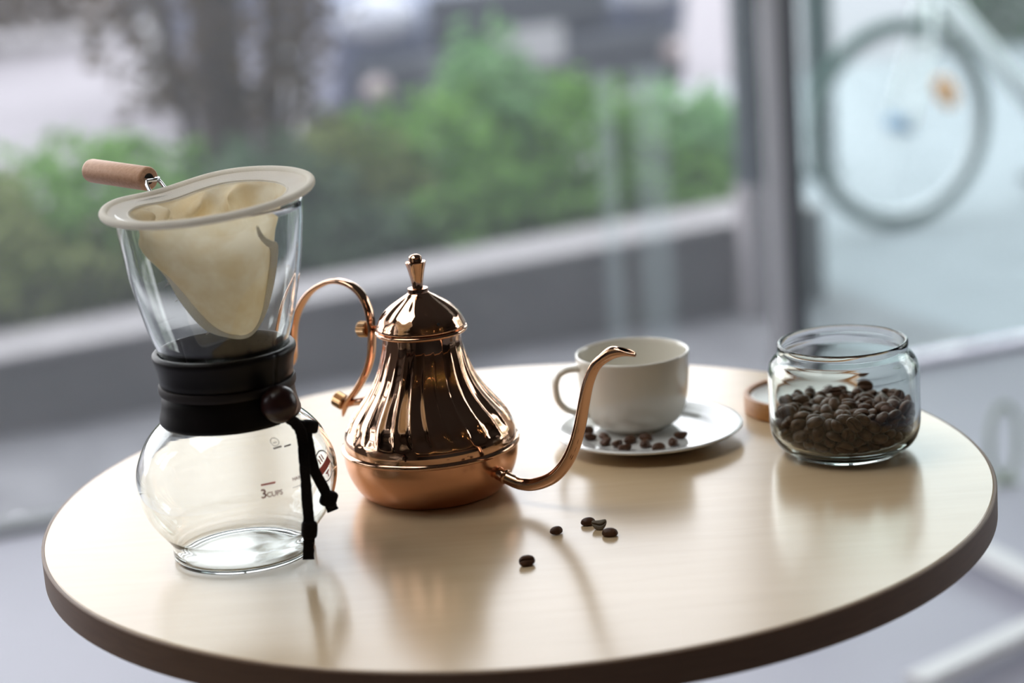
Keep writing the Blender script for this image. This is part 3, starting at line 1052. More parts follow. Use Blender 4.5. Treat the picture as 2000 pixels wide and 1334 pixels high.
bg = MB().add(v, f)
bg.mi = [1 if i // NS < 13 else 0 for i in range(len(f))]
o = bg.build('bag', [M['cloth'], M['rim_cloth']], fl)
# stitched edge where rim cloth and bag meet, as a raised cord
st = []
for i in range(120):
    th = 2 * PI * i / 120
    x, y = .0462 * math.cos(th), .0462 * math.sin(th)
    st.append(ringwob(x, y, .2139))
st.append(st[0])
MB().add(*tube(st, .00055, 6, False)).build('stitched_edge', M['rim_cloth'], fl)
# side seam allowance: S shaped at the upper right, then down both sides
FL = [((26.4, 202.5), -31), ((28.4, 197.0), -29), ((32.6, 191.6), -21), ((36.6, 188.0), -12), ((37.2, 182), -6), ((35.4, 171.5), -2), ((32.6, 159.7), 0), ((27.0, 145), 0), ((20.2, 135), 0), ((13.6, 131.0), 0), ((4.0, 132.2), 0), ((-10.4, 139.3), 0), ((-22.2, 157.0), 0), ((-28.6, 171.7), 0), ((-37.5, 184.5), 0)]
po = smooth_path([(s, n, z) for (s, z), n in FL], 5)
fv, ff = [], []
for i, q in enumerate(po):
    T = (po[min(i + 1, len(po) - 1)] - po[max(i - 1, 0)])
    nrm = Vector((-T.z, 0, T.x)).normalized()           # towards the inside of the bag outline
    if nrm.dot(Vector((3, 0, 170)) - Vector((q.x, 0, q.z))) < 0:
        nrm = -nrm
    ww = 1.2 + 4.8 * min(1, i / (len(po) * .30)) ** .8
    for w_, dn in ((0, -.5), (ww, -.9), (ww, .9), (0, .5)):
        p = q + nrm * w_
        g = E_ * p.x + D_ * (p.y + dn)
        fv.append((g.x * .001, g.y * .001, p.z * .001))
for i in range(len(po) - 1):
    for j in range(4):
        k = (j + 1) % 4
        ff.append((i * 4 + j, i * 4 + k, (i + 1) * 4 + k, (i + 1) * 4 + j))
ff += [(0, 1, 2, 3), tuple(4 * (len(po) - 1) + j for j in (3, 2, 1, 0))]
MB().add(fv, ff).build('seam_flange', M['rim_cloth'], fl, True, True, 40)
# frayed threads on the left lower seam
rr = random.Random(11)
th = MB()
for i in range(26):
    t = rr.uniform(.0, 1)
    s, z = (-27.5 + t * 24, 170 - t * 36)
    p0 = E_ * s
    L = rr.uniform(1.2, 4.2)
    dx, dz = -rr.uniform(.3, 1), -rr.uniform(-.3, .9)
    a = Vector((p0.x, p0.y, z)) * .001
    e = a + (E_ * dx * L + Vector((0, 0, dz * L)) + D_ * rr.uniform(-1, 1)) * .001
    mdl = (a + e) / 2 + Vector((rr.uniform(-.5, .5), 0, rr.uniform(-.6, .6))) * .001
    th.add(*tube([a, mdl, e], .00016, 4))
o = th.build('loose_threads', M['rim_cloth'], fl)
o['kind'] = 'stuff'
# handle
ha, hb = Vector((-.0420, .0580, .2200)), Vector((-.0845, .1005, .2212))
hd = (hb - ha).normalized()
hp = [(.0, 0), (.0064, .0), (.0071, .0006), (.0074, .0016)] + [(.0074, .0575), (.0070, .0592), (.0060, .0602), (.003, .0606), (0, .0607)]
v, f = lathe(hp, 40)
q = hd.to_track_quat('Z', 'Y')
v = [ha + q @ Vector(p) for p in v]
MB().add(v, f).build('handle', M['wood_handle'], fl, True, True, 40)
MB().add(*cyl(ha - hd * .0002, ha + hd * .0004, .0034, 18)).build('handle_hole', M['hole'], fl, False)
side = Vector((0, 0, 1)).cross(hd).normalized()
wr = MB()
for sg in (-1, 1):
    a0 = math.radians(126 + sg * 5)
    p = ringwob(.060 * math.cos(a0), .060 * math.sin(a0), RT)
    wr.add(*tube(smooth_path([Vector(p), Vector(p) * .5 + (ha + side * sg * .0042) * .5 + Vector((0, 0, .0012)), ha + side * sg * .0035 - hd * .002, ha + side * sg * .0020 + hd * .003], 5), .00115, 8))
wr.build('wire_loop', M['chrome'], fl)
p = smooth_path([ha + side * .0042 - hd * .004, ha - hd * .0072 + Vector((0, 0, .0002)), ha - side * .0042 - hd * .004], 6)
MB().add(*tube(p, .0012, 8)).build('wire_loop', M['chrome'], fl)

# ================================================================== KETTLE
ke = thing('kettle', 'polished copper kettle with fluted body and long thin spout, centre of the table', 'kettle', (-.0532, .0059, TZ), math.radians(-38))
bowl = [(0, .8), (38, .6), (41, 0), (44.5, 1.0), (48.5, 5.2), (51.6, 10.6), (54.2, 17.2), (55.5, 23.5), (55.6, 30.6)]
bowl = bowl[:3] + spline2(bowl[3:], 4)
MB().add(*lathe([(r / 1000, z / 1000) for r, z in bowl], 128)).build('bowl', M['copper_satin'], ke)
belt = [(55.2, 29.6), (56.7, 29.9), (57.3, 30.7), (57.3, 31.7), (56.8, 32.6), (55.0, 33.2)]
MB().add(*lathe([(r / 1000, z / 1000) for r, z in belt], 128)).build('belt', M['copper'], ke)
up = spline2([(55.1, 32.6), (55.2, 36.2), (54.6, 40), (52.9, 44.4), (49.6, 51), (44.2, 57.8), (39.2, 64.2), (35.2, 70), (32.0, 76), (29.4, 82.4), (27.5, 88.6), (25.9, 94), (25.1, 98.5), (24.9, 105)], 5)
NF = 27


def flute(r, z, a):
    zm = z * 1000
    k = max(0, min(1, (zm - 39.5) / 8)) * max(0, min(1, (106 - zm) / 30))
    k = k * k * (3 - 2 * k)
    tw = a + .10 * math.sin((zm - 40) / 60 * PI)
    c = abs(math.cos(NF * tw / 2))
    d = (1 - (1 - c) ** 1.8) * (.10 + r * 27)
    return r - k * d * .001


MB().add(*lathe([(r / 1000, z / 1000) for r, z in up], NF * 16, flute)).build('fluted_body', M['copper'], ke)
fg = [(24.6, 104.4), (28.6, 104.6), (29.3, 105.3), (29.4, 106.2), (28.8, 107.0), (24, 107.2)]
MB().add(*lathe([(r / 1000, z / 1000) for r, z in fg], 96)).build('neck_flange', M['copper'], ke)
lid_p = [(24, 107.4), (28.0, 107.5), (28.5, 108.2), (28.3, 109.4)] + spline2([(27.8, 110.2), (26.9, 112.4), (25, 115.6), (20.4, 120.4), (14, 125.0), (8.0, 129.0), (6.0, 130.2), (0, 130.4)], 4)


def lobes(r, z, a):
    zm = z * 1000
    k = max(0, min(1, (zm - 113) / 4)) * max(0, min(1, (129 - zm) / 5))
    return r + .00045 * k * math.cos(12 * a)


ld = MB().add(*lathe([(r / 1000, z / 1000) for r, z in lid_p], 144, lobes)).build('lid', M['copper'], ke)
kn = [(0, 130), (6.4, 130.0), (6.5, 131.6), (6.4, 132.8), (3.6, 132.9), (3.4, 134.5), (4.1, 139), (5.3, 144.5), (6.4, 148.6), (6.5, 149.4), (6.2, 149.9), (4.3, 150.3), (4.2, 151.6), (4.0, 152.8), (2.8, 154.0), (1.4, 154.5), (0, 154.6)]
MB().add(*lathe([(r / 1000, z / 1000) for r, z in kn], 40)).build('knob', M['copper'], ld, True, True, 35)
# vent hole on the camera side of the lid
va = math.radians(-63 + 38)
c_ = Vector((.0262 * math.cos(va), .0262 * math.sin(va), .1138))
nr = Vector((math.cos(va), math.sin(va), .75)).normalized()
MB().add(*cyl(c_ - nr * .001, c_ + nr * .0004, .0011, 12)).build('vent_hole', M['hole'], ld, False)
# spout (in the local xz plane)
SPT = [(44, 21.5), (50, 19.2), (58.1, 16.2), (69.8, 13.3), (81.8, 14.4), (96.1, 20.9), (106.6, 31.2), (114.1, 43.6), (119.3, 57.2), (123.5, 72.2), (127.9, 85.5), (134.3, 96.4), (144.1, 103.6), (152.5, 106.6), (160.5, 107.2)]
sp_ = smooth_path([(a / 1000, 0, b / 1000) for a, b in SPT], 6)
L = len(sp_)
sr = [float(np.interp(i / (L - 1), [0, .05, .1, .14, .3, .45, .6, .8, .9, 1.0], [7.6, 6.2, 4.4, 3.9, 4.0, 4.0, 3.7, 3.35, 3.2, 2.9])) / 1000 for i in range(L)]
v, f = tube(sp_, sr, 24, False, None, (0, 1, 0))
# oblique cut: slide the upper side of the last rings back so that the mouth is open to the top
nv = []
for i, p in enumerate(v):
    ringi = i // 24
    t = max(0, (ringi - (L - 16)) / 15)
    p = Vector(p)
    if t > 0:
        cz = p.z - sp_[ringi].z
        up_ = cz / max(sr[ringi], 1e-6)
        p.x -= max(0, up_ + .45) ** 1.15 * .0066 * t
        p.z -= max(0, up_) * .0012 * t
        p.x += .0022 * t * max(0, -up_)
    nv.append(p)
inn = tube(sp_, [q * .8 for q in sr], 24, False, None, (0, 1, 0))
iv = []
for i, p in enumerate(inn[0]):
    ringi = i // 24
    t = max(0, (ringi - (L - 16)) / 15)
    p = Vector(p)
    if t > 0:
        cz = p.z - sp_[ringi].z
        up_ = cz / max(sr[ringi] * .8, 1e-6)
        p.x -= max(0, up_ + .45) ** 1.15 * .0066 * t
        p.z -= max(0, up_) * .0012 * t
        p.x += .0022 * t * max(0, -up_)
    iv.append(p)
b = MB().add(nv, f).add(iv, [tuple(q[::-1]) for q in inn[1]])
off = len(nv)
b.f += [((L - 1) * 24 + j, (L - 1) * 24 + (j + 1) % 24, off + (L - 1) * 24 + (j + 1) % 24, off + (L - 1) * 24 + j) for j in range(24)]
b.mi += [0] * 24
b.build('spout', M['copper'], ke)
d0 = Vector((69.8 - 50, 0, 13.3 - 19.2)).normalized()
cc = Vector((.0590, 0, .0161))
MB().add(*tube([cc - d0 * .0012, cc - d0 * .0005, cc + d0 * .0005, cc + d0 * .0012], [.0041, .0049, .0049, .0041], 24, True, None, (0, 1, 0))).build('spout_collar', M['copper'], ke)
# handle on the opposite side
HP = [(73.8, 40.0), (71.0, 46.5), (67.4, 51.6), (58.4, 60.9), (49.6, 73.0), (44.6, 83.5), (42.4, 94), (41.6, 103.6), (43.1, 115.4), (48.2, 125.0), (58.0, 130.8), (71.0, 131.9), (83.6, 127.6), (95.0, 120.4), (104.2, 110.0), (109.4, 100.0), (112.0, 89.0), (113.4, 78.0), (115.6, 72.0), (118.4, 69.6)]
hpth = smooth_path([(-a / 1000, 0, b_ / 1000) for a, b_ in HP], 6)
LH = len(hpth)
hr = [float(np.interp(i / (LH - 1), [0, .06, .12, .9, 1], [.25, .9, 1, 1, .6])) for i in range(LH)]
MB().add(*tube(hpth, hr, 16, True, (.0072, .0034), (0, 1, 0), 2.8)).build('handle', M['copper'], ke)


def knurled(p0, p1, r, n=48):
    p0, p1 = Vector(p0), Vector(p1)
    d = (p1 - p0).normalized()
    u = d.orthogonal().normalized()
    w = d.cross(u)
    v, f = [], []
    prof = [(0, .84), (.1, 1), (.9, 1), (1, .84)]
    for t, k in prof:
        for j in range(n):
            a = 2 * PI * j / n
            q = r * k * (1 + (.045 if j % 2 else -.045))
            v.append(p0 + (p1 - p0) * t + u * (q * math.cos(a)) + w * (q * math.sin(a)))
    for i in range(3):
        for j in range(n):
            k = (j + 1) % n
            f.append((i * n + j, i * n + k, (i + 1) * n + k, (i + 1) * n + j))
    f.append(tuple(range(n))[::-1])
    f.append(tuple(3 * n + j for j in range(n)))
    return v, f


MB().add(*cyl((-.0262, 0, .1035), (-.0425, 0, .1022), .0024, 14)).build('handle_stud', M['copper'], ke)
MB().add(*knurled((-.0445, 0, .1020), (-.0520, 0, .1014), .0050)).build('handle_screw', M['brass'], ke, False)
MB().add(*cyl((-.0440, 0, .0555), (-.0690, 0, .0490), .0024, 14)).build('handle_stud', M['copper'], ke)
MB().add(*knurled((-.0712, 0, .0492), (-.0790, 0, .0520), .0050)).build('handle_screw', M['brass'], ke, False)

# ================================================================== CUP AND SAUCER
sa = [(0, 2.6), (32, 2.6), (33.5, .2), (34.2, 0), (36.4, 0), (37.4, .6), (38.4, 2.4), (45, 3.6), (52, 5.4), (59, 7.4), (63.6, 8.8), (64.4, 9.6), (64.3, 10.3), (63.4, 10.7), (59, 9.9), (52, 8.0), (47.5, 6.9), (45.6, 6.4), (44.4, 5.6), (43.0, 4.9), (38, 4.6), (0, 4.5)]
SX, SY = .0907, .0799
o = MB().add(*lathe([(r / 1000, z / 1000) for r, z in sa], 128)).build('saucer', M['saucer'], None, True, True, 60, (SX, SY, TZ))
tag(o, 'round white china saucer under the cup, strewn with coffee beans', 'saucer')
CX, CY = .0842, .0985
cup = thing('coffee_cup', 'cream white china coffee cup standing on the saucer', 'cup', (CX, CY, TZ))
co = [(0, 6.2), (19, 6.0), (20, 4.7), (21.6, 4.6), (22.6, 5.4)] + spline2([(24.2, 6.6), (27.6, 8.4), (31.4, 12.0), (34.0, 17.5), (35.6, 24), (36.8, 31), (37.7, 40), (38.4, 50), (38.7, 56.4)], 4)
ci = [(38.5, 57.3), (37.9, 57.6), (37.2, 57.2)] + spline2([(36.6, 55.4), (36.0, 48), (35.0, 38), (33.4, 26), (31, 18), (27, 12.6), (20, 10), (10, 9.2), (0, 9.0)], 4)
MB().add(*lathe([(r / 1000, z / 1000) for r, z in co + ci], 112)).build('cup_body', M['cup'], cup)
az = math.radians(190)
chp = [(36.2, 50.4), (41, 50.2), (46.6, 49.8), (51.6, 47.4), (54.2, 42.2), (54.4, 36), (53.4, 30), (49.8, 24.2), (44.4, 20.6), (38.6, 18.8), (32.6, 17.6)]
hc = smooth_path([(a * math.cos(az) / 1000, a * math.sin(az) / 1000, z / 1000) for a, z in chp], 5)
LC = len(hc)
MB().add(*tube(hc, [float(np.interp(i / (LC - 1), [0, .15, .5, .85, 1], [1.25, 1, .95, 1, 1.3])) for i in range(LC)], 20, True, (.0086, .0047), (-math.sin(az), math.cos(az), 0), 2.4)).build('cup_handle', M['cup'], cup)

# ================================================================== JAR AND LID
jo = [(0, 2.4), (27, 2.0), (32.6, .4), (34.2, 0), (35.6, .4), (36.6, 1.8), (38, 2.9), (41, 4.2), (44.2, 6.8), (46.6, 10.6), (48.0, 15), (48.6, 20), (48.8, 32), (48.8, 50), (48.5, 55), (47.4, 59.4), (45.2, 62.8), (43.2, 64.6), (42.2, 66.4), (42.0, 68.4), (42.0, 72.2), (41.6, 73.4), (40.6, 73.9), (39.7, 73.4), (39.3, 72), (39.3, 68), (39.7, 65.6), (41.4, 63), (44, 59.6), (45.5, 55), (45.9, 50), (45.8, 30), (45.5, 18), (44.2, 13.3), (41.2, 9.3), (36, 6.8), (0, 6.4)]
o = MB().add(*lathe([(r / 1000, z / 1000) for r, z in jo], 112)).build('glass_jar', M['jar_glass'], None, True, True, 70, (.2156, .0249, TZ))
tag(o, 'wide open glass jar half filled with coffee beans, right on the table', 'jar')
jl = thing('jar_lid', 'round dark wooden jar lid lying upside down behind the glass jar', 'lid', (.2050, .1270, TZ))
lp_ = [(0, 0), (41.5, 0), (43, 1), (43, 12.2), (42.4, 13), (39.6, 13), (39, 12.4), (39, 4), (0, 4)]
MB().add(*lathe([(r / 1000, z / 1000) for r, z in lp_], 96)).build('lid_rim', M['lid_wood'], jl, True, True, 40)
sl = [(0, 4.1), (38.2, 4.1), (38.2, 10.4), (36, 10.8), (34, 9.6), (0, 9.2)]
MB().add(*lathe([(r / 1000, z / 1000) for r, z in sl], 80)).build('seal', M['seal'], jl, True, True, 40)

# ================================================================== COFFEE BEANS


def bean_mesh(name, m, bend=0.0, grow=(1, 1, 1)):
    tops = [PI * i / 12 for i in range(13)]                       # domed back, as angles
    flats = [-.985, -.9, -.68, -.42, -.26, -.14, -.05, .05, .14, .26, .42, .68, .9, .985]   # flat side, across the crease
    sec = [(math.cos(t), math.sin(t), 0) for t in tops] + [(y, 0, 1) for y in flats]
    n, k = len(sec), 14
    v, f, cre = [], [], []
    v.append((-5.0, 0, 0))
    for j in range(1, k):
        t = PI * j / k
        x = -5.0 * math.cos(t)
        r = math.sin(t) ** .82
        for sy, sz, flat_ in sec:
            y = 3.55 * r * sy
            if not flat_:
                z = 3.75 * r * sz
            else:
                z = -1.5 * r * max(0, 1 - sy * sy) ** .3
                z += 1.5 * math.exp(-(sy / .13) ** 2) * min(1, r * 1.1)
                y += .40 * math.sin(x * .62) * math.exp(-(sy / .6) ** 2) * r
            v.append((x, y, z))
    v.append((5.0, 0, 0))
    last = len(v) - 1
    mi = []
    for i in range(n):
        q = (i + 1) % n
        f.append((0, 1 + q, 1 + i))
        f.append((last, last - n + i, last - n + q))
        mi += [0, 0]
    for j in range(k - 2):
        for i in range(n):
            q = (i + 1) % n
            a = 1 + j * n
            f.append((a + i, a + q, a + n + q, a + n + i))
            mi.append(1 if (sec[i][2] and sec[q][2] and abs(sec[i][0]) < .06 and abs(sec[q][0]) < .06) else 0)
    v = [(x * .001 * grow[0], (y + bend * (x * x / 25)) * .001 * grow[1], z * .001 * grow[2]) for x, y, z in v]
    mb = MB().add(v, f)
    mb.mi = mi
    o = mb.build(name, [m, M['chaff']])
    me = o.data
    bpy.data.objects.remove(o)
    return me


BEAN = bean_mesh('coffee_bean', M['bean'])
BEAN_J = bean_mesh('coffee_bean_large', M['bean'], 0, (1.14, 1.13, 1.06))
BEAN_G = bean_mesh('pale_bean', M['bean_green'], 2.2)


def bean(label, loc, rot=(0, 0, 0), s=1.0, me=None, group=None, name='coffee_bean'):
    o = bpy.data.objects.new(name, me or BEAN)
    COL.objects.link(o)
    o.location = loc
    if len(rot) == 4:
        o.rotation_mode = 'QUATERNION'
        o.rotation_quaternion = rot
    else:
        o.rotation_euler = [math.radians(a) for a in rot]
    o.scale = (s, s, s)
    return tag(o, label, 'coffee bean', group)


GT = 'loose beans on the table'
bean('dark coffee bean lying alone, nearest behind the front bean, left of the trio', (.0215, -.0985, TZ + .0016), (12, 0, 35), .84, None, GT)
bean('dark coffee bean at the back left of the trio on the table', (.0412, -.0865, TZ + .0014), (0, 0, 12), .90, None, GT)
bean('pale curled unroasted bean in the middle of the trio', (.0475, -.0965, TZ + .0026), (118, 6, 172), .90, BEAN_G, GT)
bean('dark round backed coffee bean at the front right of the trio', (.0530, -.1090, TZ + .0014), (0, 0, -14), .96, None, GT)
bean('dark coffee bean nearest the viewer, lying groove side up on the table', (.0029, -.1490, TZ + .0029), (222, 0, 24), .98, None, GT)
GS = 'beans on the saucer'
SB = [((.0506, .0900), (20, 10, 40), 'coffee bean on the saucer farthest back, right beside the spout'),
      ((.0515, .0730), (160, 20, 20), 'coffee bean with its groove showing, on the saucer beside the spout'),
      ((.0602, .0705), (25, 0, 120), 'coffee bean on the saucer left of the cup, second row from the spout'),
      ((.0608, .0590), (170, -15, 50), 'groove side up coffee bean on the saucer, third from the spout'),
      ((.0682, .0530), (155, 15, 60), 'coffee bean tilted on its edge on the saucer below the cup left side'),
      ((.0725, .0425), (150, 0, 10), 'coffee bean nearest the front rim of the saucer'),
      ((.0772, .0590), (0, 0, 30), 'dark coffee bean in the shade under the cup front'),
      ((.0880, .0620), (0, 5, -20), 'coffee bean touching the shade under the cup, right of the darkest one'),
      ((.0865, .0480), (10, 0, 60), 'coffee bean at the middle front of the saucer'),
      ((.0945, .0385), (15, 0, 20), 'reddish brown coffee bean at the front of the saucer, right of the middle'),
      ((.1050, .0470), (0, 0, 75), 'lone coffee bean on the right front of the saucer well'),
      ((.1115, .0625), (172, 0, 12), 'black flat coffee bean farthest right on the saucer, beside the cup foot')]
for (x, y), rt, lab in SB:
    r = math.hypot(x - SX, y - SY)
    z = TZ + .0046 + (.0030 if abs(rt[0]) > 90 else .0017) + max(0, r - .042) * .25
    bean(lab, (x, y, z), rt, .95, None, GS)

